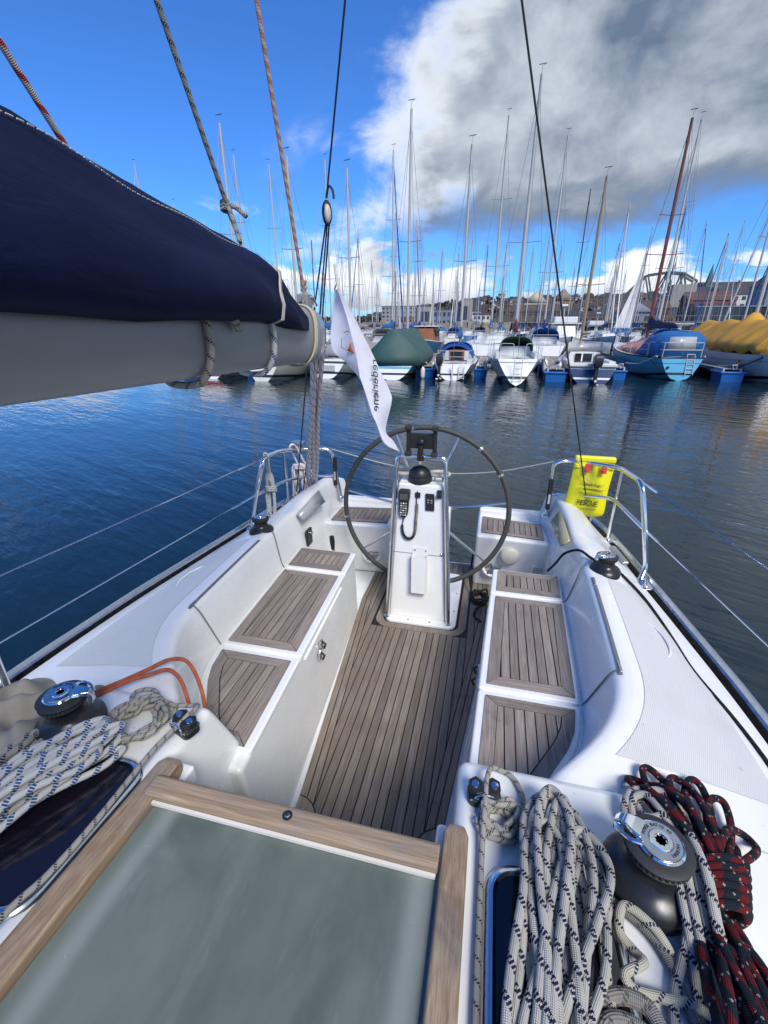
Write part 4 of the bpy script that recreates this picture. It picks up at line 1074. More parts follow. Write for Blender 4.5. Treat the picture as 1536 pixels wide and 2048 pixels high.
rope('cable_coil', 'black cable coiled on the cockpit floor right of the pedestal', 'rope_black', [coil((.33, 2.47), .055, .085, 5, .0052, lambda x, y: .70, .05, 12, .3), spline([V(.28, 2.50, .72), V(.255, 2.62, .76), V(.262, 2.75, .9)], 5), spline([V(.34, 2.40, .72), V(.30, 2.30, .71), V(.345, 2.24, .708)], 5)], .0062, 'cable')
# mainsheet: tackle parts, and its tail hung on the left pushpit
top_ = bp(-.075, .015 * SS, -.03); bot_ = V(-.89, 2.80, 1.225); paths = []
for k, (ox, oy) in enumerate(((-.034, 0), (-.018, .010), (-.002, -.008), (.014, .006), (-.026, -.012), (.030, -.004))):
    paths.append(spline([top_ + V(ox * .8, oy, 0), top_.lerp(bot_, .3) + V(ox * .7 + .006 * math.sin(k * 2.1), oy, -.006 * (k % 3)), top_.lerp(bot_, .7) + V(ox * 1.1 + .008 * math.sin(k * 3.7), oy, -.008 * (k % 2)), bot_ + V(ox * .9, oy, 0)], 6))
g_ = random.Random(2); pts = []
for k in range(6):
    x0 = -.925 + g_.uniform(-.03, .02)
    for a, z in ((-.02, 1.40), (-.035, 1.30), (-.03 - .02 * g_.random(), 1.18 + .03 * g_.random()), (.0, 1.13 + .04 * g_.random()), (.028 + .02 * g_.random(), 1.22), (.02, 1.34), (.008, 1.41)):
        pts.append(V(x0 + a + g_.uniform(-.01, .01), 2.70 + g_.uniform(-.02, .02), z + .02))
paths.append(spline(pts, 5))
paths.append([V(-.925 + .045 * math.cos(rad(a)), 2.70 + .02 * math.sin(rad(a)), 1.405 + a * .00003) for a in range(0, 1080, 30)])
paths.append(spline([V(-.93, 2.70, 1.40), V(-.945, 2.68, 1.48), V(-.95, 2.62, 1.57), V(-.93, 2.66, 1.575), V(-.90, 2.72, 1.45), V(-.86, 2.79, 1.32), bot_], 6))
rope('mainsheet', 'red and white mainsheet tackle running from boom end to the left pushpit', 'rope_mainsheet', paths, .0072)
mbk = thing('sheet_block', 'small black block at the foot of the mainsheet', 'block', (-.89, 2.80, 1.19))
MB().box(-.03, .03, -.015, .015, .0, .05).build('cheek', 'black', mbk, bevel=.008)
MB().tube([(0, 0, -.01), (0, 0, .01)], .012, 10).build('swivel', 'steel', mbk)
g_ = random.Random(8); pts = []
for k in range(7):
    for a, z in ((-.014, 1.46), (-.022, 1.36), (-.024, 1.25), (-.006, 1.205 + .02 * g_.random()), (.016, 1.25), (.02, 1.36), (.012, 1.47), (.0, 1.50 + .015 * g_.random())):
        pts.append(V(-.925 + a + g_.uniform(-.009, .009), 2.27 + g_.uniform(-.014, .014), z))
wr = [V(-.922 + .03 * math.cos(rad(a)), 2.27 + .022 * math.sin(rad(a)), 1.40 + a * .00003) for a in range(0, 1080, 30)]
rope('rope_hank', 'plain white rope hank hanging from the left pushpit', 'rope_white', [spline(pts, 5), wr, spline([V(-.925, 2.27, 1.50), V(-.905, 2.2, 1.60), V(-.90, 2.19, 1.645), V(-.885, 2.2, 1.63), V(-.915, 2.26, 1.5)], 5)], .0055)
so = thing('solar_lamp', 'small grey lamp clamped on top of the left pushpit', 'lamp', (-.925, 2.70, 1.55))
MB().box(-.045, .045, -.03, .03, .030, .045).build('head', 'alu', so, bevel=.004)
MB().box(-.02, .02, -.02, .02, -.03, .03).build('clamp', 'grey_plastic', so, bevel=.005)
# lines going up out of the picture
def upline(name, label, mat, a, b, r): return rope(name, label, mat, [[Vector(a), Vector(a).lerp(Vector(b), .3), Vector(b)]], r)
upline('lazy_jack', 'white and red line rising from the sail cover at far left', 'rope_lazy_red', (-.2925, .672, 2.472), (.08, -2.4, 5.68), .0040)
rope('lazy_jack', 'grey flecked line tied to the strap over the sail cover', 'rope_lazy', [[V(-.387, 1.201, 2.572), V(-.2, -.6, 5.0), V(0, -2.4, 7.5)], spline([V(-.387, 1.201, 2.575), V(-.372, 1.19, 2.55), V(-.36, 1.185, 2.515), V(-.352, 1.18, 2.49), V(-.366, 1.195, 2.52), V(-.387, 1.205, 2.565), V(-.37, 1.20, 2.572), V(-.345, 1.20, 2.555), V(-.338, 1.20, 2.548)], 5), [V(-.392 + .008 * math.cos(rad(a)), 1.20 + .008 * math.sin(rad(a)), 2.562 + a * .00002) for a in range(0, 1081, 40)]], .0058)
tag(MB().loft([[V(-.356 + dx_, 1.185, z) + BF * dw for dw, dx_ in ((-.008, -.001), (.008, -.001), (.008, .001), (-.008, .001))] for z, dx_ in ((2.50, 0), (2.46, .0), (2.42, .01))]).build('strap', 'webbing', None, solid=.003), 'short white webbing strap joining grey line to sail cover', 'strap')
rope('topping_lift', 'faded red line rising from the end of the boom', 'rope_lift', [[bp(.03, 0, .115), bp(.03, 0, .115).lerp(V(0, -2.4, 13), .2), V(0, -2.4, 13)], [bp(.03, 0, .11) + V(.006 * math.cos(rad(a)), .006 * math.sin(rad(a)), .01 + a * .00005) for a in range(0, 1081, 40)]], .0062)

# ------------------------------------------------------------------ white flag
FL = [((-.441, 2.147, 2.448), (-.401, 2.076, 2.442), (-.405, 2.102, 2.441), (-.416, 2.15, 2.442)), ((-.44, 2.099, 2.336), (-.35, 2.037, 2.323), (-.346, 2.069, 2.331), (-.347, 2.123, 2.34)),
      ((-.428, 2.044, 2.201), (-.308, 1.999, 2.212), (-.284, 2.032, 2.209), (-.264, 2.085, 2.205)), ((-.356, 2.035, 2.139), (-.279, 1.962, 2.107), (-.24, 1.999, 2.108), (-.206, 2.057, 2.108)),
      ((-.292, 2.02, 2.069), (-.264, 1.951, 2.073), (-.207, 1.981, 2.046), (-.153, 2.03, 2.015)), ((-.24, 1.981, 1.949), (-.217, 1.914, 1.962), (-.179, 1.955, 1.97), (-.145, 2.016, 1.977)),
      ((-.21, 1.965, 1.895), (-.188, 1.899, 1.909), (-.172, 1.922, 1.889), (-.16, 1.964, 1.864)), ((-.165, 1.94, 1.81), (-.145, 1.874, 1.827), (-.133, 1.904, 1.825), (-.123, 1.953, 1.818)), ((-.093, 1.941, 1.774), (-.078, 1.875, 1.792), (-.083, 1.899, 1.785), (-.091, 1.942, 1.773))]
flag = thing('flag', 'white flag with grey lettering hanging folded from the backstay tackle', 'flag', (0, 0, 0))
cols = [spline([r[k] for r in FL], 6) for k in range(4)]
rows = []
for i in range(len(cols[0])):
    L_, F_, Mi, R2 = (cols[k][i] for k in range(4)); row = []
    for k in range(6): row.append(L_.lerp(F_, k / 5) + V(0, .012 * math.sin(k / 5 * math.pi) + .004 * math.sin(i * .55 + k), 0))
    for k in range(1, 6):
        t = k / 5; q = F_ * (1 - t) ** 2 + (Mi * 2 - (F_ + R2) * .5) * 2 * t * (1 - t) + R2 * t * t
        row.append(q + V(0, .003 * math.sin(i * .6 + k * 1.3), 0))
    rows.append(row)
MB().grid(rows).build('cloth', 'flag_cloth', flag, smooth=50)
MB().tube([rows[0][0], rows[0][3] + V(0, 0, .03), rows[0][5] + V(0, 0, .0)], .003, 6).build('toggle', 'webbing', flag)
MB().tube([rows[0][3] + V(0, 0, .02), rows[0][3] + V(-.012, .01, .10)], .006, 8).build('hoist_loop', 'webbing', flag)
a, b, c_ = V(-.214, 2.004, 2.148), V(-.190, 1.932, 1.953), V(-.185, 1.996, 2.05)
xd = (b - a).normalized(); nd = xd.cross((c_ - a)).normalized()
if nd.y > 0: nd = -nd
yd = nd.cross(xd); yd = yd if yd.x < 0 else -yd
o_ = (a + b) / 2 + V(-.012, 0, .004) + nd * .008
Mt = Matrix(((xd.x, yd.x, nd.x, o_.x), (xd.y, yd.y, nd.y, o_.y), (xd.z, yd.z, nd.z, o_.z), (0, 0, 0, 1)))
letters('rederiene', .058, 'lettering', 'ink', flag, Mt, .0003)
lg = MB(); lg.add([V(*q) + V(0, -.012, 0) for q in ((-.330, 2.028, 2.233), (-.341, 2.010, 2.197), (-.306, 2.005, 2.182), (-.310, 2.015, 2.226))], [(0, 1, 2, 3)]); lg.build('emblem', 'orange_ink', flag, solid=.0005)
lg = MB(); lg.tube([V(-.370, 2.012, 2.246), V(-.368, 1.997, 2.210), V(-.341, 1.998, 2.197)], .0012, 4); lg.tube([V(-.364, 2.025, 2.269), V(-.350, 2.028, 2.275), V(-.340, 2.03, 2.272)], .0014, 4); lg.tube([V(-.352, 2.004, 2.222), V(-.341, 1.998, 2.206)], .0008, 4)
lg.build('emblem_outline', 'ink', flag)

# ------------------------------------------------------------------ rescue bag
bag = thing('rescue_bag', 'yellow rescue bag hanging on the right pushpit', 'bag', (.88, 2.66, 1.2))
lef = [(.782, 1.612), (.780, 1.575), (.776, 1.50), (.772, 1.415), (.760, 1.33), (.764, 1.30), (.785, 1.272)]
rig = [(.998, 1.612), (.996, 1.575), (.994, 1.50), (.986, 1.415), (.990, 1.33), (.992, 1.28), (.980, 1.252)]
for side_ in (-1,):
    m = MB(); F_, B_ = [], []
    for (lx, lz), (rx, rz), th2 in zip(lef, rig, (.010, .016, .028, .036, .040, .034, .012)):
        F_.append([V(lerp(lx, rx, k / 10) - .88, -th2 * math.sin(math.pi * k / 10) ** .6 - .002 + .003 * math.sin(k * 2.1 + lz * 40), lerp(lz, rz, k / 10) - 1.2 - .010 * math.sin(math.pi * k / 10) * (lz < 1.3)) for k in range(11)])
        B_.append([V(lerp(lx, rx, k / 10) - .88, th2 * math.sin(math.pi * k / 10) ** .6 + .002, lerp(lz, rz, k / 10) - 1.2 - .010 * math.sin(math.pi * k / 10) * (lz < 1.3)) for k in range(10, -1, -1)])
    m.loft([f + b for f, b in zip(F_, B_)]); m.build('pouch', 'yellow_bag', bag, smooth=60, sub=1)
MB().box(-.10, .117, -.018, .018, .385, .420).build('rolled_top', 'yellow_bag', bag, bevel=.012, bseg=3)
MB().box(-.098, .115, -.022, -.012, .352, .372).build('flap_edge', 'yellow_bag', bag, bevel=.004)
for x in (-.032, .055):
    MB().box(x - .014, x + .014, -.046, -.040, .335, .385).build('strap', 'red_strap', bag, bevel=.002)
    MB().box(x - .011, x + .011, -.052, -.044, .335, .355).build('buckle', 'red_strap', bag, bevel=.002)
Rt = Matrix.Translation((-.002, -.0445, .152)) @ Matrix.Rotation(rad(90), 4, 'X') @ Matrix.Rotation(rad(-3), 4, 'Z') @ Matrix.Diagonal((.72, 1, 1, 1))
letters('RESCUE', .046, 'lettering', 'ink', bag, Rt, .0012)
fp = MB(); g_ = random.Random(4)
for z, x0, x1 in ((.268, -.06, .072), (.261, -.04, .06), (.240, -.06, .088), (.233, -.03, .07), (.216, -.065, .077), (.195, -.05, .05), (.122, -.05, .05), (.115, -.03, .045)):
    x = x0
    while x < x1:
        l_ = g_.uniform(.006, .018); yy = .0455 if z < .22 else .038
        fp.box(x, min(x1, x + l_), -yy - .0006, -yy + .002, z - .0008 - (x - x0) * .05, z + .0008 - (x - x0) * .05); x += l_ + .004
fp.build('fine_print', 'ink', bag)
MB().tube(spline([V(-.10, -.03, .41), V(-.07, -.045, .37), V(-.05, -.05, .32), V(.01, -.05, .27)], 5), .003, 6).build('cord', 'string', bag)
MB().ball((.03, -.055, .06), .007, .007, .022).build('toggle', 'rope_lift', bag)

# ------------------------------------------------------------------ handset and phone holder on the pedestal
M = on_face(-.66, .862)
hs = thing('radio_handset', 'black radio handset clipped to the pedestal with coiled cord', 'handset', tuple(M.translation))
Ml = M.copy(); Ml.translation = (0, 0, 0)
body = MB(); rings = []
for y, wd, d0, d1 in ((.085, .024, .006, .026), (.078, .032, .004, .034), (.04, .031, .004, .036), (.015, .027, .004, .032), (-.03, .026, .004, .030), (-.062, .022, .004, .026), (-.078, .012, .006, .02)):
    rings.append([Ml @ V(-wd, y, d0), Ml @ V(wd, y, d0), Ml @ V(wd * .94, y, d1), Ml @ V(-wd * .94, y, d1)])
body.loft(rings); body.build('body', 'black', hs, bevel=.005, bseg=3)
MB().box(-.022, .022, .030, .062, .034, .0372, Ml).build('display', 'screen', hs)
for r_ in range(6):
    for c_ in (-1, 0, 1): MB().box(c_ * .013 - .0045, c_ * .013 + .0045, .008 - r_ * .0135 - .003, .008 - r_ * .0135 + .003, .029, .0338 - r_ * .0009, Ml).build('key', 'key_grey' if (r_ + c_) % 3 else 'white_plastic', hs)
cp = [Ml @ V(*q) for q in ((0, -.078, .012), (-.002, -.10, .008), (-.006, -.125, .008), (.0, -.165, .01), (.018, -.192, .012), (.042, -.197, .012), (.062, -.18, .012), (.070, -.14, .012), (.070, -.09, .012), (.072, -.04, .012), (.070, .0, .012))]
base_ = spline(cp, 10); cc = []
for i, q in enumerate(base_):
    d_ = (base_[min(i + 1, len(base_) - 1)] - base_[max(0, i - 1)]).normalized(); n1_ = d_.cross(V(0, 1, 0)).normalized(); n2_ = d_.cross(n1_)
    if i < 20: cc.append(q)
    else:
        for k in range(5): a = 2 * math.pi * (k / 5); cc.append(q + (n1_ * math.cos(a) + n2_ * math.sin(a)) * .0055 + d_ * .0 + (base_[min(i + 1, len(base_) - 1)] - q) * (k / 5))
MB().tube(cc, .0030, 5).build('cord', 'black', hs)
MB().tube(spline([Ml @ V(*q) for q in ((.070, .0, .012), (.066, .03, .01), (.072, .06, .01), (.066, .075, .01))], 6), .0028, 6).build('cord_end', 'black', hs)
ph = thing('phone_holder', 'empty black phone clamp mounted on top of the pedestal rail', 'phone holder', (-.039, 2.25, 1.668))
MB().box(-.058, .062, -.012, .008, .045, .125).build('back_plate', 'black', ph, bevel=.004)
for s in (-1, 1):
    MB().box(s * .068 + .002 - .010, s * .068 + .002 + .010, -.016, .012, .012, .165).build('side_jaw', 'black', ph, bevel=.005)
    for z in (.015, .150): MB().box(s * .068 + .002 - .016, s * .068 + .002 + .016, -.036, .010, z - .008, z + .016).build('jaw_pad', 'rubber', ph, bevel=.006)
MB().ball((.004, -.030, .085), .017, .015, .017).build('ball_joint', 'black', ph)
MB().tube([(.0, -.025, -.012), (.0, -.036, .02), (.004, -.034, .07)], [.010, .015, .014], 10).build('arm', 'black', ph)
MB().tube([(.0, -.02, -.03), (.0, -.028, .0)], .008, 8).build('clamp_screw', 'steel', ph)
MB().box(-.018, .018, -.02, .018, -.018, .018).build('clamp', 'black', ph, bevel=.005)
for z in (.06, .11): MB().tube([(-.07, -.006, z), (.074, -.006, z)], .003, 6).build('slide_rod', 'grey_plastic', ph)
MB().box(-.055, .059, -.004, .004, .005, .012).build('lower_bar', 'black', ph, bevel=.002)

# ------------------------------------------------------------------ folded canvas at left
cvs = MB(); rows = []; g_ = random.Random(14)
for i in range(26):
    row = []
    for j in range(22):
        u, v_ = i / 25, j / 21
        x = lerp(-1.13, -.735, u) + .02 * math.sin(v_ * 7); y = lerp(.50, .835, v_) - .07 * (u - .5) + .015 * math.sin(u * 9)
        e = min(1, 5 * min(u, 1 - u, v_, 1 - v_))
        h = .035 + .07 * math.sin(math.pi * u) * math.sin(math.pi * v_) + .022 * math.sin(u * 17 + 5 * v_ + 3 * math.sin(v_ * 5)) + .016 * math.sin(v_ * 19 - u * 6) + .008 * math.sin(u * 39 + v_ * 23)
        row.append(V(x, y, deckz(x, y) + .002 + max(0, h) * e))
    rows.append(row)
cvs.grid(rows)
tag(cvs.build('folded_canvas', 'grey_canvas', None, smooth=80, sub=1), 'crumpled grey canvas lying on the left side deck', 'canvas')
# ================================================================== the marina
def pmq(n, c, r=.45, v=.12, vs_=2.0, **k): pm(n, c, r, var=v, vs=vs_, **k)
pmq('hull_white', (.78, .78, .76), .28, .05, dirt=((.56, .54, .46), .25)); pmq('hull_cream', (.66, .64, .56), .3, .07, dirt=((.45, .42, .33), .3))
pmq('hull_grey', (.47, .50, .54), .3, .06); pmq('hull_navy', (.018, .04, .115), .2, .1); pmq('hull_blue', (.03, .13, .30), .25, .1)
pmq('hull_sky', (.115, .42, .62), .3, .10, dirt=((.07, .25, .38), .4)); pmq('hull_red', (.30, .035, .03), .5, .15)
pmq('boot_black', (.02, .022, .03), .4); pmq('boot_blue', (.03, .08, .25), .4); pmq('boot_red', (.25, .03, .025), .6)
pmq('antifoul', (.05, .035, .03), .8, .3); pmq('deck_grey', (.50, .51, .51), .6, .1)
pmq('wood_cabin', (.23, .085, .03), .35, .2); pmq('tarp_green', (.035, .088, .082), .65, .2, 1.5, bump=.25, bs=6); pmq('tarp_yellow', (.60, .30, .03), .7, .25, 1.3, bump=.3, bs=5, dirt=((.40, .24, .09), .4))
pmq('canvas_blue', (.012, .075, .33), .8, .15); pmq('canvas_royal', (.010, .115, .34), .8, .15); pmq('canvas_navy', (.012, .018, .07), .85, .2); pmq('canvas_red', (.32, .045, .05), .85, .2)
pmq('canvas_pink', (.55, .26, .23), .85, .15); pmq('canvas_grey', (.26, .27, .28), .85, .15); pmq('canvas_white', (.62, .62, .60), .85, .1); pmq('canvas_green', (.03, .07, .05), .85, .2)
pmq('float_blue', (.012, .13, .42), .42, .12); pmq('dock_wood', (.22, .19, .16), .85, .25, 3, stretch=(1, 6, 1)); pmq('dock_edge', (.33, .31, .28), .8, .2); pmq('galv', (.50, .52, .53), .45, .1)
pmq('fender_white', (.68, .67, .62), .4, .1); pmq('fender_blue', (.04, .12, .32), .4, .1); pmq('buoy_orange', (.55, .14, .03), .5, .1); pmq('sail_white', (.74, .74, .72), .8, .06)

def hull_rings(L, B, F0, F1, tw, zk0=-.05, px=.45, rake=.3, over=.55, full=.75):
    R = []
    for t in (0, .05, .12, .22, .34, .46, .58, .70, .80, .88, .94, .98, 1.0):
        w_ = lerp(tw, 1, math.sin(min(1, t / .42) * math.pi / 2)) if t < .42 else max(.012, math.cos((t - .42) / .58 * math.pi / 2)) ** full
        b = B / 2 * w_; sh = F0 + (F1 - F0) * t ** 2 - .06 * math.sin(math.pi * t)
        zk = lerp(zk0, -.45, min(1, t / .3)) if t < .8 else lerp(-.45, -.25, (t - .8) / .2)
        ring = []
        for s in (0, .10, .25, .42, .60, .80, 1.0):
            z = zk + (sh - zk) * s; x = b * (s ** px if s else 0)
            y = L * t - rake * (1 - s) * max(0, 1 - t / .12) + over * (s - .5) * max(0, (t - .7) / .3) ** 2
            ring.append((x, y, z))
        R.append(ring)
    return R
def sub_strip(R, s0, s1, off):
    """port and starboard bands of the hull skin between two height fractions"""
    S = (0, .10, .25, .42, .60, .80, 1.0)
    def at_(r, s):
        for i in range(6):
            if s <= S[i + 1]:
                t = (s - S[i]) / (S[i + 1] - S[i]); return Vector(r[i]).lerp(Vector(r[i + 1]), t)
        return Vector(r[6])
    m = MB()
    for sg in (-1, 1):
        rows = []
        for r in R:
            a, b = at_(r, s0), at_(r, s1); rows.append([V(sg * (a.x + off), a.y, a.z), V(sg * (b.x + off), b.y, b.z)])
        m.grid(rows)
    a0, b0 = at_(R[0], s0), at_(R[0], s1)
    m.grid([[V(-a0.x, a0.y - off, a0.z), V(-b0.x, b0.y - off, b0.z)], [V(a0.x, a0.y - off, a0.z), V(b0.x, b0.y - off, b0.z)]])
    return m
def wl_frac(R):
    r = R[4]; return (0.0 - r[0][2]) / (r[6][2] - r[0][2])
def boat(name, label, cat, loc, rz, L, B, F0, F1, tw=.8, hull='hull_white', boot='boot_black', rub=None, zk0=-.05, px=.45, deck='gelcoat_far', group=None, fine=True, full=.75, rake=.3):
    o = thing(name, label, cat, loc, rz, group)
    R = hull_rings(L, B, F0, F1, tw, zk0, px, rake, full=full)
    h = MB(); h.loft([[V(-x, y, z) for x, y, z in r[::-1]] + [V(x, y, z) for x, y, z in r[1:]] for r in R], closed=False, caps=False)
    n = 13; h.f.append(tuple(range(n)))
    h.build('hull', hull, o, smooth=60)
    if boot:
        f = wl_frac(R); sub_strip(R, max(.02, f - .05), f + .045, .012).build('boot_stripe', boot, o, smooth=60)
    if rub:
        sub_strip(R, .955, 1.0, .02).build('rub_rail', rub, o, smooth=60)
    d = MB(); d.grid([[V(-r[6][0], r[6][1], r[6][2] - .02), V(0, r[6][1], r[6][2] + .03), V(r[6][0], r[6][1], r[6][2] - .02)] for r in R]); d.build('deck', deck, o, smooth=60)
    o_sheer = lambda t: interp([(r[6][1] / L, r[6][2]) for r in R], t)
    o_beam = lambda t: interp([(r[6][1] / L, r[6][0]) for r in R], t)
    return o, R, o_sheer, o_beam
def cabin(o, y0, y1, w, h, z, mat='gelcoat_far', front=.5, back=.12, wins=3, taper=.82, pane='dark_glass'):
    m = MB(); W0 = w / 2
    rings = [[V(-W0, y0, z), V(W0, y0, z), V(W0 * taper, y0 + back, z + h), V(-W0 * taper, y0 + back, z + h)],
             [V(-W0, lerp(y0, y1, .5), z), V(W0, lerp(y0, y1, .5), z), V(W0 * taper, lerp(y0, y1, .5), z + h * 1.02), V(-W0 * taper, lerp(y0, y1, .5), z + h * 1.02)],
             [V(-W0 * .72, y1, z), V(W0 * .72, y1, z), V(W0 * .6, y1 - front, z + h * .9), V(-W0 * .6, y1 - front, z + h * .9)]]
    c = m.loft(rings).build('cabin', mat, o, bevel=.03)
    for k in range(wins):
        a = y0 + back + .15 + (y1 - front - y0 - back - .2) * k / max(1, wins); b = a + (y1 - front - y0 - back - .2) / max(1, wins) * .7
        for sg in (-1, 1):
            def wx(y, u): f = max(0, (y - lerp(y0, y1, .5)) / (y1 - lerp(y0, y1, .5))); return sg * (W0 * lerp(1, .72, f) * lerp(1, taper, u) + .012)
            p = MB(); p.add([V(wx(a, .35), a, z + h * .35), V(wx(b, .35), b, z + h * .35), V(wx(b, .8), b, z + h * .78), V(wx(a, .8), a, z + h * .78)], [(0, 1, 2, 3)]); p.build('window', pane, c, solid=.012, smooth=0)
    return c
def rig(o, y, H, z0, mat='mast_alu', r=.065, spreads=((.55, .55),), bow=None, stern=None, beam=1.0, boom=None, cover='canvas_blue', wr=.008, vane=True, furl=None, head=True):
    m = MB().tube([(0, y, z0), (0, y, lerp(z0, H, .5)), (0, y, H)], [r, r, r * .75], 8).build('mast', mat, o)
    for f, hs_ in spreads:
        z = lerp(z0, H, f); MB().tube([(-hs_, y - .06, z + .04), (0, y, z), (hs_, y - .06, z + .04)], .018 if r > .05 else .02, 6).build('spreader', mat if mat != 'mast_alu' else 'wire', m)
    if vane and head:
        MB().tube([(0, y, H), (0, y, H + .25), (.12, y, H + .32)], .008, 4).build('wind_vane', 'wire', m)
        MB().tube([(-.14, y, H + .30), (.16, y, H + .33)], .014, 4).build('vane_arrow', 'boot_black', m)
    def wire(n, a, b): MB().tube([a, b], wr, 4, caps=False).build(n, 'wire', o, smooth=0)
    if bow: wire('forestay', (0, bow[0], bow[1]), (0, y + .03, lerp(z0, H, .97)))
    if stern: wire('backstay', (0, stern[0], stern[1]), (0, y - .03, H))
    hs_ = spreads[0][1] if spreads else .5; fz = lerp(z0, H, spreads[0][0] if spreads else .5)
    for sg in (-1, 1):
        MB().tube([(sg * beam, y - .1, z0), (sg * hs_, y - .06, fz), (0, y, lerp(z0, H, .96))], wr, 4, caps=False).build('shroud', 'wire', o, smooth=0)
    if furl:
        a, b = V(0, bow[0] - .1, bow[1] + .3), V(0, y + .03, lerp(z0, H, .93)); MB().tube([a, a.lerp(b, .1), a.lerp(b, .6), b], [.03, .055, .045, .02], 7).build('furled_jib', furl, o)
    if boom:
        bl, bz = boom
        MB().tube([(0, y - .05, bz), (0, y - bl, bz + .05)], .05, 8).build('boom', mat, o)
        if cover:
            rings = []
            for t, h_, w_ in ((0, .75, .10), (.06, .55, .13), (.2, .36, .14), (.5, .27, .13), (.85, .20, .10), (1, .10, .06)):
                yy = y + .06 - (bl + .02) * t; zz = bz - .05 + .05 * t
                rings.append([V(-w_ * .6, yy, zz - .03), V(-w_, yy, zz + .12 * h_), V(-w_ * .55, yy, zz + h_ * .7), V(0, yy, zz + h_), V(w_ * .55, yy, zz + h_ * .7), V(w_, yy, zz + .12 * h_), V(w_ * .6, yy, zz - .03)])
            MB().loft(rings).build('sail_cover', cover, o, smooth=60)
    return m
def rails(o, pts, r=.016, mat='galv', name='pushpit'):
    m = MB()
    for p in pts: m.tube(fillet(p, .08, 3) if len(p) > 2 else p, r, 6)
    return m.build(name, mat, o)
def stern_rail(o, bm, z, y=0., h=.55, r=.016):
    return rails(o, [[(-bm, y + 1.2, z), (-bm, y + 1.2, z + h), (-bm * .8, y + .1, z + h), (bm * .8, y + .1, z + h), (bm, y + 1.2, z + h), (bm, y + 1.2, z)],
                     [(-bm * .8, y + .12, z), (-bm * .8, y + .1, z + h)], [(bm * .8, y + .12, z), (bm * .8, y + .1, z + h)], [(-bm * .9, y + .6, z + h * .5), (-bm * .8, y + .1, z + h * .5), (bm * .8, y + .1, z + h * .5), (bm * .9, y + .6, z + h * .5)]], r)
def lifelines(o, bf, L, zf, t0=.15, t1=.92, n=5, h=.55):
    m = MB(); ts = [lerp(t0, t1, k / (n - 1)) for k in range(n)]
    for sg in (-1, 1):
        P = [V(sg * (bf(t) - .05), t * L, zf(t)) for t in ts]
        for q in P: m.tube([q, q + V(0, 0, h)], .012, 5)
        for hh in (h, h * .5): m.tube([q + V(0, 0, hh) for q in P], .006, 4)
    return m.build('lifelines', 'galv', o, smooth=0)
def ladder(o, x, y, z0, z1, w=.28, mat='galv', tilt=.12):
    m = MB()
    for sg in (-1, 1): m.tube([(x + sg * w / 2, y - tilt * .2, z0), (x + sg * w / 2, y + tilt, z1)], .016, 6)
    k = 4
    for i in range(k): t = (i + .4) / k; m.tube([(x - w / 2, y - tilt * .2 + tilt * 1.2 * t, lerp(z0, z1, t)), (x + w / 2, y - tilt * .2 + tilt * 1.2 * t, lerp(z0, z1, t))], .016, 6)
    m.tube([(x - w / 2, y + tilt, z1), (x - w / 2, y + tilt + .05, z1 + .12), (x + w / 2, y + tilt + .05, z1 + .12), (x + w / 2, y + tilt, z1)], .016, 6)
    return m.build('boarding_ladder', mat, o)
def outboard(o, x, y, z, mat='boot_black', tilt=0, k=1.0):
    e = part('outboard_motor', o, (x, y, z)); e.rotation_euler = (rad(tilt), 0, 0); e.scale = (k, k, k)
    rings = [[V(-w_, -.02 - d_, zz), V(w_, -.02 - d_, zz), V(w_, -.02 + d_ * .8, zz), V(-w_, -.02 + d_ * .8, zz)] for zz, w_, d_ in ((.05, .11, .16), (.18, .15, .22), (.36, .15, .23), (.46, .12, .18), (.50, .07, .1))]
    MB().loft(rings).build('cowl', mat, e, bevel=.04, bseg=3)
    MB().loft([[V(-.06, -.09, zz), V(.06, -.09, zz), V(.06, .07, zz), V(-.06, .07, zz)] for zz in (-.55, -.1, .08)]).build('leg', mat, e, bevel=.02)
    MB().box(-.08, .08, -.16, .12, -.42, -.40).build('plate', mat, e)
    pr = MB()
    for a in (0, 120, 240): pr.add([Matrix.Rotation(rad(a), 4, 'Y') @ V(*q) for q in ((-.03, -.19, .02), (.05, -.16, .13), (-.05, -.2, .14))], [(0, 1, 2)])
    pr.build('propeller', 'sail_white', e, solid=.02).location = (0, 0, -.52)
    MB().box(-.12, .12, .02, .16, -.02, .07).build('bracket', 'galv', e)
    return e
def fender(o, x, y, z, mat='fender_white', r=.11, h=.55):
    MB().lathe([(.02, -h / 2 - .05), (.03, -h / 2), (r * .8, -h / 2 + .06), (r, -h / 2 + .14), (r, h / 2 - .14), (r * .8, h / 2 - .06), (.03, h / 2), (.02, h / 2 + .06)], (x, y, z), 12).build('fender', mat, o)
def hood(o, y0, y1, w, z, h, mat, name='sprayhood', pane=None, back=True):
    """canvas hood: arch sections from y0 (aft, full height) to y1 (front, low)"""
    rings = []
    for t, hh, ww in ((0, 1, 1), (.35, 1.0, .98), (.7, .82, .94), (1, .18, .86)):
        yy = lerp(y0, y1, t); rings.append([V(math.copysign(abs(math.cos(a)) ** .6, math.cos(a)) * w / 2 * ww, yy, z + max(0, math.sin(a)) ** .7 * h * hh) for a in [math.pi * k / 12 for k in range(13)]])
    c = MB().grid(rings).build(name, mat, o, smooth=60, solid=.03)
    if pane: MB().add([V(-w * .30, y0 - .03, z + h * .25), V(w * .30, y0 - .03, z + h * .25), V(w * .27, y0 - .03, z + h * .78), V(-w * .27, y0 - .03, z + h * .78)], [(0, 1, 2, 3)]).build('hood_window', pane, c, solid=.02)
    return c
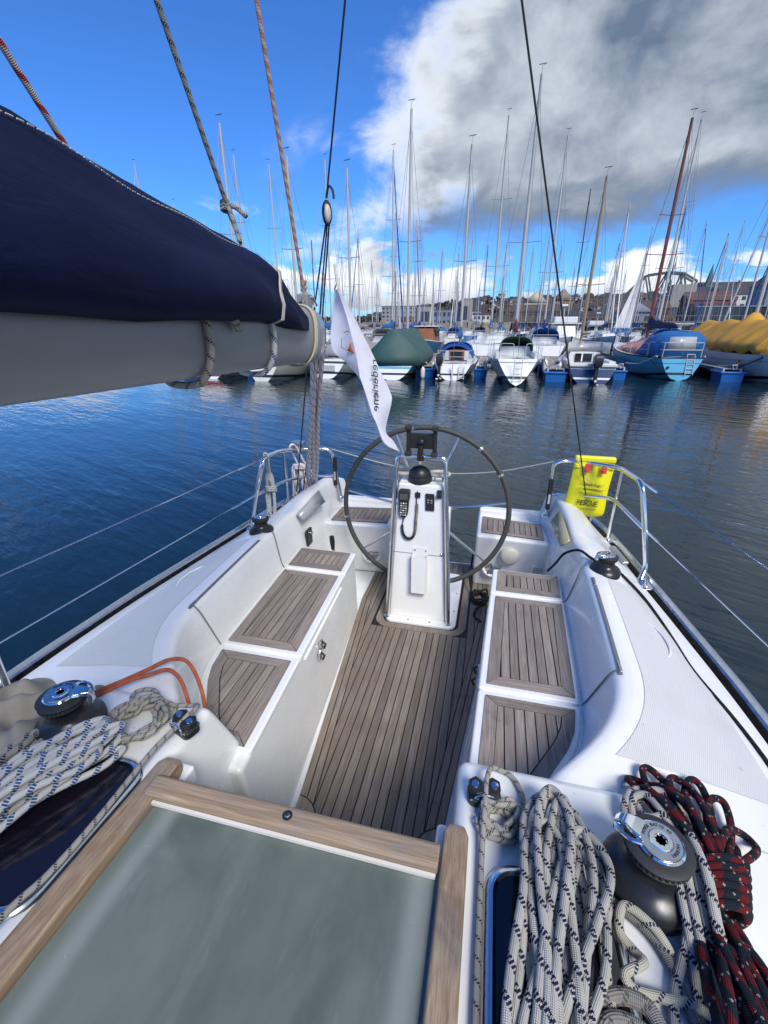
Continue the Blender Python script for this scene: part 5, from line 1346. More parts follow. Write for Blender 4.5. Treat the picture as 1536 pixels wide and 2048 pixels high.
def tarp(o, y0, y1, w, zl, zr, mat, seed, sag=.1, hump=None, n=64):
    g = random.Random(seed); rows = []
    for i in range(n):
        t = i / (n - 1); y = lerp(y0, y1, t); k = 1 - .25 * abs(t - .35) ** 1.5; ridge = zr - sag * math.sin(t * math.pi * 3) ** 2 + (hump(t) if hump else 0)
        row = []
        for j in range(21):
            u = -1 + 2 * j / 20; au = abs(u)
            z = interp([(0, ridge), (.12, ridge - .03), (.72, lerp(zl, ridge, .42)), (.9, lerp(zl, ridge, .2)), (1, zl)], au)
            x = math.copysign(interp([(0, 0), (.72, .80), (.9, 1.0), (1, 1.01)], au), u) * w / 2 * k
            f = .6 - 1.3 * abs(math.sin(t * 11 + 1.6 * math.sin(u * 2.2 + seed))) ** .7 + .35 * math.sin(t * 29 - u * 5)
            row.append(V(x + f * .035 * au, y + .03 * math.sin(u * 9), z + f * .07 * (1 - abs(au - .5)) + .03 * math.sin(t * 55 + u * 2) * (au > .2) + (.06 * math.sin(t * 40) if au > .95 else 0)))
        rows.append(row)
    m = MB(); m.grid(rows)
    o0 = len(m.v)
    c = m.build('tarpaulin', mat, o, smooth=60, solid=.02)
    e = MB(); e.add([rows[0][j] for j in range(21)], [tuple(range(21))]); e.build('tarpaulin_end', mat, o, solid=.02)
    return c
NG = 'boats berthed in the nearest row'
# --- far left pair
o, R, zf, bf = boat('sailboat', 'white sailboat with red bottom, leftmost below the boom', 'sailboat', (-12.5, 19.4, 0), rad(3), 7.6, 2.5, .95, 1.25, .72, 'hull_white', None, 'boot_red', group=NG, zk0=-.1)
sub_strip(R, wl_frac(R) - .12, wl_frac(R) + .13, .012).build('boot_stripe', 'boot_red', o)
cabin(o, 2.6, 6.0, 1.6, .45, .95); rig(o, 3.4, 10.6, 1.1, bow=(7.6, 1.3), stern=(.0, .95), beam=1.1, boom=(2.8, 1.9), cover='canvas_white'); stern_rail(o, 1.0, .95); fender(o, 1.25, 2.0, .45)
o, R, zf, bf = boat('sailboat', 'white sailboat with fine dark waterline stripe, below the lashed part of the boom', 'sailboat', (-9.7, 19.0, 0), rad(-2), 8.2, 2.55, 1.0, 1.3, .66, 'hull_cream', 'boot_black', group=NG, zk0=-.12)
cabin(o, 2.8, 6.4, 1.6, .45, 1.0); rig(o, 3.8, 9.2, 1.2, bow=(8.2, 1.35), stern=(0, 1.0), beam=1.1, boom=(3.0, 2.0), cover='canvas_grey'); stern_rail(o, 1.0, 1.0); lifelines(o, bf, 8.2, zf)
# --- white boat behind the mainsheet
o, R, zf, bf = boat('sailboat', 'white sailboat with green sheer stripe, seen behind the mainsheet', 'sailboat', (-7.35, 20.7, 0), rad(-4), 6.6, 2.15, .85, 1.05, .86, 'hull_white', 'boot_black', None, group=NG, px=.38)
sub_strip(R, .80, .90, .012).build('sheer_stripe', 'canvas_green', o); tarp(o, .8, 5.2, 1.9, .95, 1.75, 'canvas_grey', 2, .05); rig(o, 3.2, 8.9, .9, bow=(6.5, 1.1), stern=(0, .8), beam=.95, boom=(2.3, 1.75), cover=None)
MB().box(-.5, .5, -.26, -.22, .32, .6).build('transom_panel', 'deck_grey', o, bevel=.02)
# --- green tarp
o, R, zf, bf = boat('sailboat', 'sailboat wholly covered by a dark green tarpaulin', 'sailboat', (-4.25, 20.9, 0), rad(2), 7.6, 2.45, .80, 1.1, .80, 'hull_white', 'boot_black', None, group=NG)
sub_strip(R, .62, .72, .012).build('sheer_stripe', 'hull_sky', o); tarp(o, -.1, 6.4, 2.7, .62, 2.15, 'tarp_green', 5, .06)
rig(o, 4.1, 11.2, .9, bow=(7.5, 1.1), stern=(0, .85), beam=1.05, boom=None, spreads=((.5, .6),)); fender(o, 1.28, .6, .25); fender(o, -1.28, .9, .25, 'fender_blue')
# --- small white boat with outboard
o, R, zf, bf = boat('sailboat', 'small white sailboat with black outboard and blue hoops', 'sailboat', (-1.62, 21.4, 0), 0, 6.4, 1.95, .68, .95, .84, 'hull_white', 'boot_black', None, group=NG, px=.42)
cabin(o, 2.0, 4.9, 1.35, .45, .70, wins=2, back=.02); MB().box(-.26, .26, 1.94, 2.02, .72, 1.1).build('companionway', 'dark_glass', o, bevel=.01); MB().box(-.36, .36, 1.97, 2.025, .70, 1.2).build('companionway_frame', 'wood_cabin', o)
MB().box(-.85, -.6, .1, 2.0, .62, .86).build('cockpit_coaming', 'gelcoat_far', o, bevel=.03); MB().box(.6, .85, .1, 2.0, .62, .86).build('cockpit_coaming', 'gelcoat_far', o, bevel=.03)
for yy, hh in ((1.5, 1.42), (2.0, 1.5)):
    rails(o, [[V(math.cos(a) * .82, yy, .72 + math.sin(a) * (hh - .72)) for a in [math.pi * k / 10 for k in range(11)]]], .045, 'canvas_blue', 'hoop')
hood(o, 2.0, 2.9, 1.4, 1.05, .5, 'canvas_royal'); outboard(o, -.55, -.36, .62, tilt=-8); stern_rail(o, .85, .72, .1, .5, .012); ladder(o, .42, -.32, .05, .5, .24)
rig(o, 3.5, 9.7, .9, bow=(6.4, 1.0), stern=(0, .7), beam=.9, boom=(2.2, 1.75), cover='canvas_royal', spreads=((.48, .55),)); fender(o, 1.08, 1.3, .35); fender(o, -1.08, 1.5, .35); MB().box(.0, .06, -.33, -.28, -.2, .72).build('rudder', 'gelcoat_far', o)
# --- white sailboat with ladder and red cover
o, R, zf, bf = boat('sailboat', 'white sailboat with wedge-shaped transom, boarding ladder and red sail cover', 'sailboat', (1.12, 20.1, 0), rad(1), 8.0, 2.55, 1.02, 1.25, .62, 'hull_white', 'boot_black', None, group=NG, px=.62, zk0=.02, rake=.65)
sub_strip(R, .86, .88, .012).build('sheer_stripe', 'boot_black', o); cabin(o, 2.4, 6.0, 1.5, .42, 1.0, back=.05); hood(o, 2.0, 3.0, 1.45, 1.2, .62, 'canvas_green', pane=None)
MB().box(-.9, -.66, .2, 2.3, .98, 1.22).build('cockpit_coaming', 'gelcoat_far', o, bevel=.03); MB().box(.66, .9, .2, 2.3, .98, 1.22).build('cockpit_coaming', 'gelcoat_far', o, bevel=.03)
ladder(o, .02, -.62, .2, 1.0, .30, tilt=.10); rails(o, [[(-.75, -.4, 1.02), (-.72, -.45, 1.62), (-.22, -.5, 1.62), (-.20, -.5, 1.02)], [(.75, -.4, 1.02), (.72, -.45, 1.62), (.26, -.5, 1.62), (.24, -.5, 1.02)], [(-.75, -.4, 1.6), (-1.0, .8, 1.6), (-1.0, .8, 1.05)], [(.75, -.4, 1.6), (1.0, .8, 1.6), (1.0, .8, 1.05)]], .014); lifelines(o, bf, 8.0, zf, .12, .9)
rig(o, 4.4, 11.7, 1.1, bow=(8, 1.3), stern=(0, 1.05), beam=1.1, boom=(3.0, 2.05), cover='canvas_red', spreads=((.44, .75),), r=.075)
MB().tube([(-1.0, 1.2, 1.0), (-1.12, .9, .7), (-1.2, .5, .4)], .015, 5).build('mooring_line', 'boot_black', o); fender(o, 1.35, 2.2, .6); fender(o, 1.36, 3.0, .6, 'fender_blue')
# --- navy open boat with outboard
o, R, zf, bf = boat('motorboat', 'navy hulled cuddy boat with windscreen and dark outboard motor', 'motorboat', (4.25, 21.4, 0), 0, 6.2, 2.15, .70, 1.0, .88, 'hull_navy', 'sail_white', 'boot_black', group=NG, px=.30, zk0=-.12)
sub_strip(R, .84, .89, .014).build('sheer_stripe', 'sail_white', o); sub_strip(R, .89, 1.0, .02).build('topside_band', 'gelcoat_far', o)
cabin(o, 2.2, 5.2, 1.6, .42, .72, back=.02, wins=2); MB().box(-.42, .30, 2.14, 2.23, .74, 1.08).build('companionway', 'dark_glass', o); MB().box(-.16, -.10, 2.11, 2.14, .74, 1.1).build('door_post', 'sail_white', o)
ws = MB(); ws.grid([[V(x, y + (.35 if x * x < .5 else 0), z) for x, y in ((-.88, 1.5), (-.72, 2.35), (0, 2.6), (.72, 2.35), (.88, 1.5))] for z in (1.1, 1.55)]); ws.build('windscreen', 'clear_vinyl', o, solid=.02)
rails(o, [[V(x, y + (.35 if x * x < .5 else 0), 1.56) for x, y in ((-.88, 1.5), (-.72, 2.35), (0, 2.6), (.72, 2.35), (.88, 1.5))]], .02, 'galv', 'windscreen_frame')
MB().box(-.95, .95, -.15, .5, .66, .80).build('stern_bench', 'gelcoat_far', o, bevel=.04); MB().box(-.98, -.7, .4, 2.2, .66, .86).build('cockpit_coaming', 'gelcoat_far', o, bevel=.03); MB().box(.7, .98, .4, 2.2, .66, .86).build('cockpit_coaming', 'gelcoat_far', o, bevel=.03)
outboard(o, .10, -.42, .62, 'boot_black', 0, 1.15)
fender(o, -1.15, 1.2, .45)
rig(o, 3.9, 8.3, .95, 'mast_wood', .07, ((.42, .65),), bow=(6.1, 1.05), stern=(0, .75), beam=.95, boom=(2.0, 1.9), cover=None)
# --- light blue boat
o, R, zf, bf = boat('sailboat', 'light blue sailboat with bright blue cockpit tent and reddish mast', 'sailboat', (8.25, 23.4, 0), rad(6), 8.4, 2.5, .98, 1.35, .70, 'hull_sky', 'boot_black', 'boot_black', group=NG, px=.42, zk0=-.02, rake=.1)
sub_strip(R, .74, .76, .012).build('sheer_line', 'hull_blue', o); hood(o, .35, 3.0, 2.0, 1.0, 1.05, 'canvas_royal', 'cockpit_tent', 'clear_vinyl'); tarp(o, 2.9, 6.0, 1.9, 1.05, 1.95, 'canvas_pink', 9, .05, lambda t: -.55 * t); ladder(o, .35, -.12, .25, .98, .32)
MB().add([V(-.98, .34, 1.0), V(.98, .34, 1.0), V(.95, .34, 1.75), V(.6, .34, 2.02), V(-.6, .34, 2.02), V(-.95, .34, 1.75)], [(0, 1, 2, 3, 4, 5)]).build('tent_back', 'canvas_royal', o, solid=.02)
stern_rail(o, 1.0, .98, 0, .6); lifelines(o, bf, 8.4, zf); rig(o, 4.3, 10.8, 1.1, 'mast_red', .085, ((.45, .85), (.62, .6)), bow=(8.4, 1.4), stern=(0, 1.0), beam=1.15, boom=(3.2, 2.2), cover='canvas_navy')
MB().lathe([(.01, -.02), (.06, -.02), (.06, .02), (.01, .02)], (-.55, -.08, .55), 12, Matrix.Rotation(rad(90), 4, 'X')).build('exhaust', 'boot_black', o)
MB().tube([(-1.1, .9, .95), (-.95, .2, .6), (-.6, -.3, .3)], .018, 5).build('mooring_line', 'boot_black', o)
o.rotation_euler.z = rad(6)
# --- big white boat with yellow tarpaulin
o, R, zf, bf = boat('sailboat', 'large white sailboat under an ochre yellow tarpaulin, at the right edge', 'sailboat', (12.2, 22.6, 0), rad(3), 9.4, 3.1, 1.15, 1.45, .72, 'hull_white', 'boot_black', None, group=NG, px=.45, zk0=-.03, rake=.5)
sub_strip(R, .78, .81, .012).build('sheer_stripe', 'hull_grey', o); tarp(o, .5, 8.6, 2.9, 1.2, 2.55, 'tarp_yellow', 8, .06, lambda t: .32 * math.exp(-((t - .43) / .035) ** 2)); rig(o, 4.0, 11.0, 1.2, bow=(9.3, 1.5), stern=(0, 1.2), beam=1.3, boom=None, spreads=((.48, .85),), r=.08)
stern_rail(o, 1.1, 1.15, -.2, .55); MB().lathe([(.01, 0), (.22, .0), (.23, .04), (.20, .06), (.01, .05)], (-.95, -.25, 1.62), 18, Matrix.Rotation(rad(80), 4, 'X')).build('radar_reflector', 'hull_grey', o); MB().tube([(-.95, -.2, 1.1), (-.95, -.2, 1.6)], .02, 6).build('reflector_post', 'galv', o)
MB().tube(spline([V(-1.05, .2, 1.15), V(-1.6, 1.0, .62), V(-2.2, 2.2, .5), V(-2.9, 3.4, .75)], 5), .03, 5).build('mooring_line', 'boot_black', o)
fender(o, -1.35, 1.6, .55, 'buoy_orange')

# mooring lines from each stern to the fingers either side, and rope tails on deck
for o_ in [q for q in bpy.data.objects if q.get('group') == NG]:
    hb = next(c for c in o_.children if c.name.startswith('hull')); xs_ = [v.co.x for v in hb.data.vertices]; B2 = max(xs_); zt = max(v.co.z for v in hb.data.vertices if v.co.y < .3)
    for sg in (-1, 1):
        a = V(sg * B2 * .82, .25, zt + .03); b = V(sg * (B2 + .32), 2.2, .58); mid = a.lerp(b, .5) + V(0, 0, -.16)
        MB().tube(spline([a, mid, b], 4), .016, 5).build('mooring_line', 'boot_black' if sg > 0 else 'fender_white', o_)
        MB().box(sg * B2 * .80 - .03, sg * B2 * .80 + .03, .15, .35, zt - .02, zt + .06).build('mooring_cleat', 'galv', o_, bevel=.02)
# --- finger pontoons with blue floats
def finger(x, y0, y1, label, w=.62):
    o = thing('finger_pontoon', label, 'pontoon', (x, y0, 0), 0, 'finger pontoons between the boats')
    L = y1 - y0
    for sg in (-1, 1): MB().box(sg * w / 2 - .03, sg * w / 2 + .03, .1, L, .42, .54).build('side_beam', 'galv', o)
    for k in range(int(L / .5)): MB().box(-w / 2 + .04, w / 2 - .04, .14 + k * .5, .60 + k * .5, .50, .535).build('deck_board', 'dock_edge', o)
    f = MB(); f.loft([[V(-w * .62, -.05, -.25), V(w * .62, -.05, -.25), V(w * .62, .95, -.25), V(-w * .62, .95, -.25)], [V(-w * .70, -.1, .40), V(w * .70, -.1, .40), V(w * .70, 1.0, .40), V(-w * .70, 1.0, .40)]]); f.build('float', 'float_blue', o, bevel=.05)
    r_ = MB(); r_.box(-w * .78, w * .78, -.14, 1.04, .34, .42); r_.build('float_rim', 'float_blue', o, bevel=.025)
    MB().tube([(0, .05, .5), (-.08, .0, .68), (.08, -.02, .70), (.1, .05, .52)], .03, 6).build('mooring_ring', 'galv', o)
    MB().box(-w * .5, w * .5, 4.6, 5.5, -.25, .42).build('float', 'float_blue', o, bevel=.05)
for x, y0, lb in ((-14.4, 20.5, 'blue float finger pontoon left of the red-bottomed boat'), (-11.1, 20.8, 'blue float finger pontoon between the two leftmost boats'), (-8.62, 22.3, 'blue float finger pontoon just left of the mainsheet'), (-6.0, 22.6, 'blue float finger pontoon behind the flag'),
                  (-2.95, 21.9, 'blue float finger pontoon right of the green tarpaulin boat'), (-.42, 22.3, 'narrow blue float finger pontoon right of the small outboard sailboat'), (2.85, 21.6, 'blue float finger pontoon left of the navy cuddy boat'), (5.72, 23.0, 'blue float finger pontoon right of the navy cuddy boat'), (10.35, 23.4, 'blue float finger pontoon right of the light blue sailboat')):
    finger(x, y0, 29.6, lb, .40 if x in (-.42, 5.72) else .66)
def dock(y, x0, x1, label, w=1.9):
    o = thing('floating_dock', label, 'dock', ((x0 + x1) / 2, y, 0), 0); h = (x1 - x0) / 2
    MB().box(-h, h, -w / 2, w / 2, .46, .55).build('deck', 'dock_wood', o)
    for sg in (-1, 1): MB().box(-h, h, sg * w / 2 - .06 if sg < 0 else w / 2, sg * w / 2 if sg < 0 else w / 2 + .06, .30, .57).build('edge_beam', 'dock_edge', o)
    k = -h + 1
    while k < h: MB().box(k, k + 1.6, -w / 2 + .15, w / 2 - .15, -.2, .455).build('float', 'boot_black', o); k += 5
    k = -h + 2
    while k < h:
        MB().box(k - .06, k + .06, -w / 2 + .05, -w / 2 + .17, .55, 1.25).build('power_post', 'galv', o, bevel=.01); k += 6.5
dock(30.6, -36, 34, 'long floating dock behind the nearest row of boats')
dock(55.8, -52, 44, 'floating dock further out among the moored boats'); dock(78.0, -60, 60, 'farthest floating dock before the shore')
# --- rows beyond the dock
CX, CZ = .30, 2.30
MAST = [(-7.3, 34.2, 12.5), (-.2, 33.6, 13.5), (3.3, 37.5, 13.5), (11.5, 40, 14.5), (-18.4, 34.3, 13), (-15.6, 33.2, 12), (-13.5, 38.3, 13.5), (-26.6, 34.4, 13), (6.2, 44.2, 12), (10.9, 52.1, 12.5), (-14.1, 50, 11), (-8.8, 52.1, 12), (-8.6, 54.9, 12.5), (-6.7, 57.5, 10.5), (-10, 48.5, 12), (12.4, 62.1, 11), (19.5, 58.8, 12), (16.8, 57.3, 13), (20.6, 68.7, 10), (23.4, 59.8, 12), (24.7, 66.7, 11), (14.6, 58.5, 11.5), (17.1, 78.1, 9.5), (3, 59.8, 10.5), (-3.2, 57, 11.5), (-1.8, 55, 10), (-24.5, 59.3, 10), (-20.9, 54.2, 11), (-15.8, 52.3, 11), (27.7, 71.1, 11), (-16.4, 63.6, 10), (-5.8, 67.5, 9), (-8.3, 64, 9), (7.5, 75.8, 9.5), (9.7, 75.1, 10), (11.1, 74.7, 9), (16.4, 83.2, 9), (22.4, 88.9, 9), (25.5, 89.6, 9), (28.7, 86, 10), (30.7, 84.7, 9.5), (34.7, 81.1, 10), (.6, 71.1, 9.5), (2.7, 72.7, 9), (-23.9, 66.3, 9), (-29.4, 67, 9.5), (-28.8, 60.6, 10)]
ROWS = [36.0, 50.0, 62.0, 72.0, 84.5]; LIM = [42, 55, 66, 78, 200]
rows_ = {y: [] for y in ROWS}
for x, y, H in MAST:
    yr = next(r for r, l in zip(ROWS, LIM) if y < l); k = yr / y
    rows_[yr].append([CX + (x - CX) * k, CZ + (H - CZ) * k])
g_ = random.Random(23)
for yr, sp, x0, x1 in ((36, 3.6, -25, 16), (50.0, 3.3, -36, 26), (62.0, 3.2, -44, 32), (72.0, 3.1, -48, 40), (84.5, 3.0, -52, 48)):
    x = x0
    while x < x1:
        if all(abs(x - q[0]) > 2.6 for q in rows_[yr]) and (yr > 40 or (x < -20 or x > 5.5)): rows_[yr].append([x, g_.uniform(8.2, 11.2) if yr > 40 else g_.uniform(9, 11)])
        x += sp * g_.uniform(.95, 1.35)
ORD = ['first', 'second', 'third', 'fourth', 'fifth', 'sixth', 'seventh', 'eighth', 'ninth', 'tenth', 'eleventh', 'twelfth', 'thirteenth', 'fourteenth', 'fifteenth', 'sixteenth', 'seventeenth', 'eighteenth', 'nineteenth', 'twentieth']
ORD += ['twenty-' + q for q in ORD[:9]] + ['thirtieth'] + ['thirty-' + q for q in ORD[:9]]
RN = {36.0: 'just behind the near dock', 50.0: 'in front of the middle dock', 62.0: 'behind the middle dock', 72.0: 'in front of the farthest dock', 84.5: 'behind the farthest dock'}
CW = {'canvas_blue': 'blue', 'canvas_royal': 'bright blue', 'canvas_navy': 'navy', 'canvas_red': 'red', 'canvas_grey': 'grey', 'canvas_white': 'white', 'canvas_green': 'green'}
HWD = {'hull_white': 'white', 'hull_cream': 'cream', 'hull_grey': 'pale grey', 'hull_navy': 'navy', 'hull_blue': 'blue'}
def far_boat(x, yr, H, i):
    L = max(6.2, min(11.5, H * .78 - .6)); B = L * .31; bowto = g_.random() < (.55 if yr > 40 else .35)
    hm = g_.choices(list(HWD), (10, 3, 3, 1.4, 1))[0]; cv_ = g_.choices(list(CW), (5, 4, 5, 1.2, 2, 2, .8))[0]
    if yr == 36.0:
        if abs(x + .2) < 1: cv_ = 'canvas_royal'
        if abs(x - 3.2) < 1: cv_ = 'canvas_blue'; hm = 'hull_white'
        if abs(x - 10.4) < 1: cv_ = 'canvas_navy'
    F0 = .95 + L * .02; ym = .56 * L
    y0 = yr + ym if bowto else yr - ym
    o, R, zf, bf = boat('sailboat', f'{HWD[hm]} sailboat with {CW[cv_]} cover, {ORD[i]} from left {RN[yr]}', 'sailboat', (x, y0, 0), math.pi + g_.uniform(-.05, .05) if bowto else g_.uniform(-.05, .05), L, B, F0, F0 + .3, g_.uniform(.6, .85), hm, g_.choice(['boot_black', 'boot_blue', 'boot_black', 'boot_red']), group='sailboats moored beyond the near dock', px=g_.uniform(.38, .5))
    cabin(o, .30 * L, .72 * L, B * .62, .45, F0, wins=2 if yr > 60 else 3)
    far = yr > 55
    rig(o, ym, H, F0 + .2, g_.choices(['mast_alu', 'mast_dark', 'mast_wood'], (12, 1, 1))[0], .065 if not far else .06, ((.5, B * .25),) if H < 11.5 else ((.36, B * .27), (.66, B * .2)), bow=(L, F0 + .35), stern=(0, F0), beam=B * .42, boom=(L * .36, F0 + 1.0), cover=cv_, wr=.009 if not far else .011, vane=yr < 40, furl=g_.choice(['sail_white', 'canvas_blue', None, None]))
    if g_.random() < .65: hood(o, .26 * L, .38 * L, B * .58, F0 + .2, .75, g_.choice(['canvas_blue', 'canvas_navy', 'canvas_grey', 'canvas_royal']))
    if yr < 63: stern_rail(o, B * .36, F0, 0, .6)
    if yr < 63: lifelines(o, bf, L, zf, .12, .95, 5)
    if bowto and yr < 63: rails(o, [[(-B * .2, L * .9, F0 + .25), (-B * .18, L * .9, F0 + .85), (0, L * 1.02, F0 + .95), (B * .18, L * .9, F0 + .85), (B * .2, L * .9, F0 + .25)]], .016, name='pulpit')
    fender(o, -B / 2 - .05, .4 * L, .55, g_.choice(['fender_white', 'fender_blue'])); 
nb = 0
for yr in ROWS:
    for i, (x, H) in enumerate(sorted(rows_[yr])): far_boat(x, yr, H, i); nb += 1
# special boats among them
def cruiser(name, label, loc, rz, L, B, F, hullm, cabm, fly=False):
    o, R, zf, bf = boat(name, label, 'motorboat', loc, rz, L, B, F, F + .35, .9, hullm, 'boot_black', 'sail_white', px=.33, group='motorboats among the moored sailboats')
    c = cabin(o, .28 * L, .66 * L, B * .72, 1.15, F, cabm, .55, .06, 3, .86)
    MB().box(-B * .38, B * .38, .24 * L, .60 * L, F + 1.16, F + 1.24).build('cabin_roof', 'gelcoat_far', o, bevel=.03)
    for x in (-B * .2, B * .2): MB().box(x - B * .13, x + B * .13, .28 * L + .005, .28 * L + .06, F + .5, F + 1.0).build('rear_window', 'dark_glass', o)
    if fly:
        MB().box(-B * .3, B * .3, .3 * L, .52 * L, F + 1.24, F + 1.7).build('flybridge', 'gelcoat_far', o, bevel=.08); MB().tube([(0, .3 * L, F + 1.7), (0, .28 * L, F + 2.6)], .03, 6).build('radar_mast', 'galv', o); MB().box(-.25, .25, .28 * L - .2, .28 * L + .2, F + 2.5, F + 2.65).build('radar', 'sail_white', o, bevel=.05)
    stern_rail(o, B * .4, F, .05, .6)
cruiser('cabin_cruiser', 'blue motorboat with varnished wooden wheelhouse, left of the ladder boat, far off', (-5.6, 44.0, 0), math.pi, 7.6, 2.6, 1.0, 'hull_blue', 'wood_cabin')
cruiser('cabin_cruiser', 'white flybridge motorboat behind the ladder sailboat', (5.3, 45.0, 0), math.pi, 8.6, 2.9, 1.2, 'hull_white', 'gelcoat_far', True)
cruiser('cabin_cruiser', 'white wheelhouse boat behind the wooden-masted boat', (12.2, 64.0, 0), 0, 8, 2.8, 1.1, 'hull_white', 'gelcoat_far', True)
cruiser('cabin_cruiser', 'white motorboat with dark windows, right of the raised sail', (17.6, 50.5, 0), rad(5), 8.4, 2.9, 1.2, 'hull_white', 'gelcoat_far', False)
sl_o = thing('raised_sail', 'white triangular sail standing hoisted among the masts at right', 'sail', (15.6, 66, 1.6))
rows = []
for k in range(13):
    t = k / 12; rows.append([V(lerp(-1.55, .32, t) * (1 - u) + (.45 + .15 * t) * u, .15 * math.sin(u * 3), t * 6.0 + .1 * math.sin(u * 9)) for u in [j / 5 for j in range(6)]])
MB().grid(rows).build('cloth', 'sail_white', sl_o, solid=.02); MB().tube([(.5, 0, -.6), (.68, 0, 6.6)], .05, 6).build('spar', 'mast_alu', sl_o); MB().box(-1.6, .4, -.15, .15, -.3, .35).build('bundle', 'canvas_royal', sl_o, bevel=.1)
# ================================================================== water, shore, hillside, bridge
tag(MB().grid([[V(-3000, -3000, 0), V(3000, -3000, 0)], [V(-3000, 4000, 0), V(3000, 4000, 0)]]).build('water', 'water', None, smooth=0), kind='structure')
pmq('hill_green', (.050, .052, .032), .95, .45, .03, dirt=((.085, .072, .055), .6)); pmq('wood_brown', (.038, .032, .024), .95, .5, .05); pmq('rubble', (.30, .26, .20), .9, .35, .4); pmq('quay_dark', (.07, .062, .055), .9, .3, .3); pmq('quay_stone', (.20, .19, .175), .9, .25, .3)
pmq('wall_white', (.62, .61, .57), .8, .1, .3); pmq('wall_cream', (.50, .44, .32), .8, .1, .3); pmq('wall_red', (.17, .065, .048), .8, .15, .3); pmq('wall_grey', (.30, .31, .32), .8, .12, .3); pmq('wall_brown', (.12, .085, .06), .8, .2, .3); pmq('wall_ochre', (.26, .20, .12), .8, .15, .3); pmq('wall_bluegrey', (.20, .235, .29), .8, .1, .3)
pmq('roof_dark', (.045, .045, .05), .7, .2, .4); pmq('roof_red', (.10, .05, .04), .75, .2, .4); pmq('roof_brown', (.08, .055, .045), .8, .2, .4); pmq('window_far', (.035, .045, .055), .2); pmq('concrete', (.33, .32, .29), .85, .15, .2); pmq('bridge_steel', (.075, .09, .085), .6, .15, .3); pmq('copper', (.09, .14, .12), .6)
# hills behind the harbour: ridge heights by bearing
def ridge_h(x): return sinterp([(-900, 12), (-600, 10), (-420, 13), (-300, 12), (-240, 14), (-200, 18), (-150, 27), (-91, 38), (-40, 41), (0, 44), (60, 41), (120, 43), (200, 44), (320, 50), (450, 62), (700, 70), (1200, 60)], x)
rows = []
for j, (y, f) in enumerate(((330, -.06), (345, .05), (420, .18), (520, .36), (640, .62), (760, .82), (900, 1.0), (1100, .95), (1500, .6))):
    rows.append([V(x * (y / 900 if y > 330 else .367) * 1.0, y, -1.5 if j == 0 else f * ridge_h(x) * (y / 900) ** .35 + 2.2 * math.sin(x * .031 + j) * f + 1.2 * math.sin(x * .11 + j * 2) * f) for x in range(-1500, 1501, 25)])
tag(MB().grid(rows).build('hillside', 'hill_green', None, smooth=80), kind='structure')
def hill_z(x, y):
    f = interp([(345, .05), (420, .18), (520, .36), (640, .62), (760, .82), (900, 1.0)], y); return f * ridge_h(x * 900 / y) * (y / 900) ** .35
# woodland on the ridge: one mass of bare, leafless crowns
g_ = random.Random(77); m = MB()
for k in range(1500):
    y = g_.choice([g_.uniform(640, 905), g_.uniform(420, 905)]); x = g_.uniform(-620, 620) * y / 900; z = hill_z(x, y); s = g_.uniform(2.2, 5.0)
    for q in range(2):
        c = V(x + g_.uniform(-2, 2), y + g_.uniform(-2, 2), z + s * .6); rr = s * g_.uniform(.6, 1)
        vs_ = [c + V(g_.uniform(-1, 1), g_.uniform(-1, 1), g_.uniform(-.9, 1.25)).normalized() * rr * g_.uniform(.75, 1.15) for _ in range(6)]
        m.add(vs_, [(0, 1, 2), (1, 3, 2), (3, 4, 5), (0, 4, 1), (2, 5, 0), (4, 3, 1), (5, 2, 3)])
tag(m.build('woodland', 'wood_brown', None, smooth=0, fixn=False), 'dark leafless woodland covering the ridge above the town', 'woodland', kind='stuff')
# foreshore and quays
tag(MB().box(-400, 420, 118, 360, -2, 1.15).build('quay_ground', 'quay_dark', None), kind='structure')
bw = MB(); g_ = random.Random(31)
for k in range(2600):
    x = g_.uniform(-130, 2); t = g_.random(); y = 108 + 9 * t + g_.uniform(-1, 1); z = -.4 + 2.7 * t + g_.uniform(-.3, .3); s = g_.uniform(.35, .8)
    vs_ = [V(x + dx_ * s * g_.uniform(.7, 1.3), y + dy_ * s * g_.uniform(.7, 1.3), z + dz_ * s * g_.uniform(.6, 1.1)) for dz_ in (-1, 1) for dx_, dy_ in ((-1, -1), (1, -1), (1, 1), (-1, 1))]
    bw.add(vs_, [(0, 3, 2, 1), (4, 5, 6, 7), (0, 1, 5, 4), (1, 2, 6, 5), (2, 3, 7, 6), (3, 0, 4, 7)])
tag(bw.build('breakwater', 'rubble', None, smooth=0, fixn=False), 'pale rubble stone bank behind the moored boats at left', 'stone bank', kind='stuff')
tag(MB().box(-140, 4, 116, 124, -2, 2.4).build('breakwater_core', 'rubble', None), kind='structure')
qw = thing('quay_wall', 'dark timber quay running behind the boats on the right', 'quay', (60, 117, 0))
MB().box(-58, 140, -1, 3, -2, 2.7).build('wall', 'quay_dark', qw); MB().box(-58, 140, -1.3, 3.2, 2.7, 3.0).build('deck_edge', 'quay_stone', qw)
for k in range(-57, 139, 4): MB().box(k, k + .5, -1.5, -1.0, -1.5, 2.7).build('pile', 'wood_brown', qw)
rl = MB()
for k in range(-57, 139, 2): rl.box(k, k + .08, -1.0, -.92, 3.0, 4.1)
rl.box(-57, 139, -1.0, -.92, 4.05, 4.15); rl.build('railing', 'quay_stone', qw)
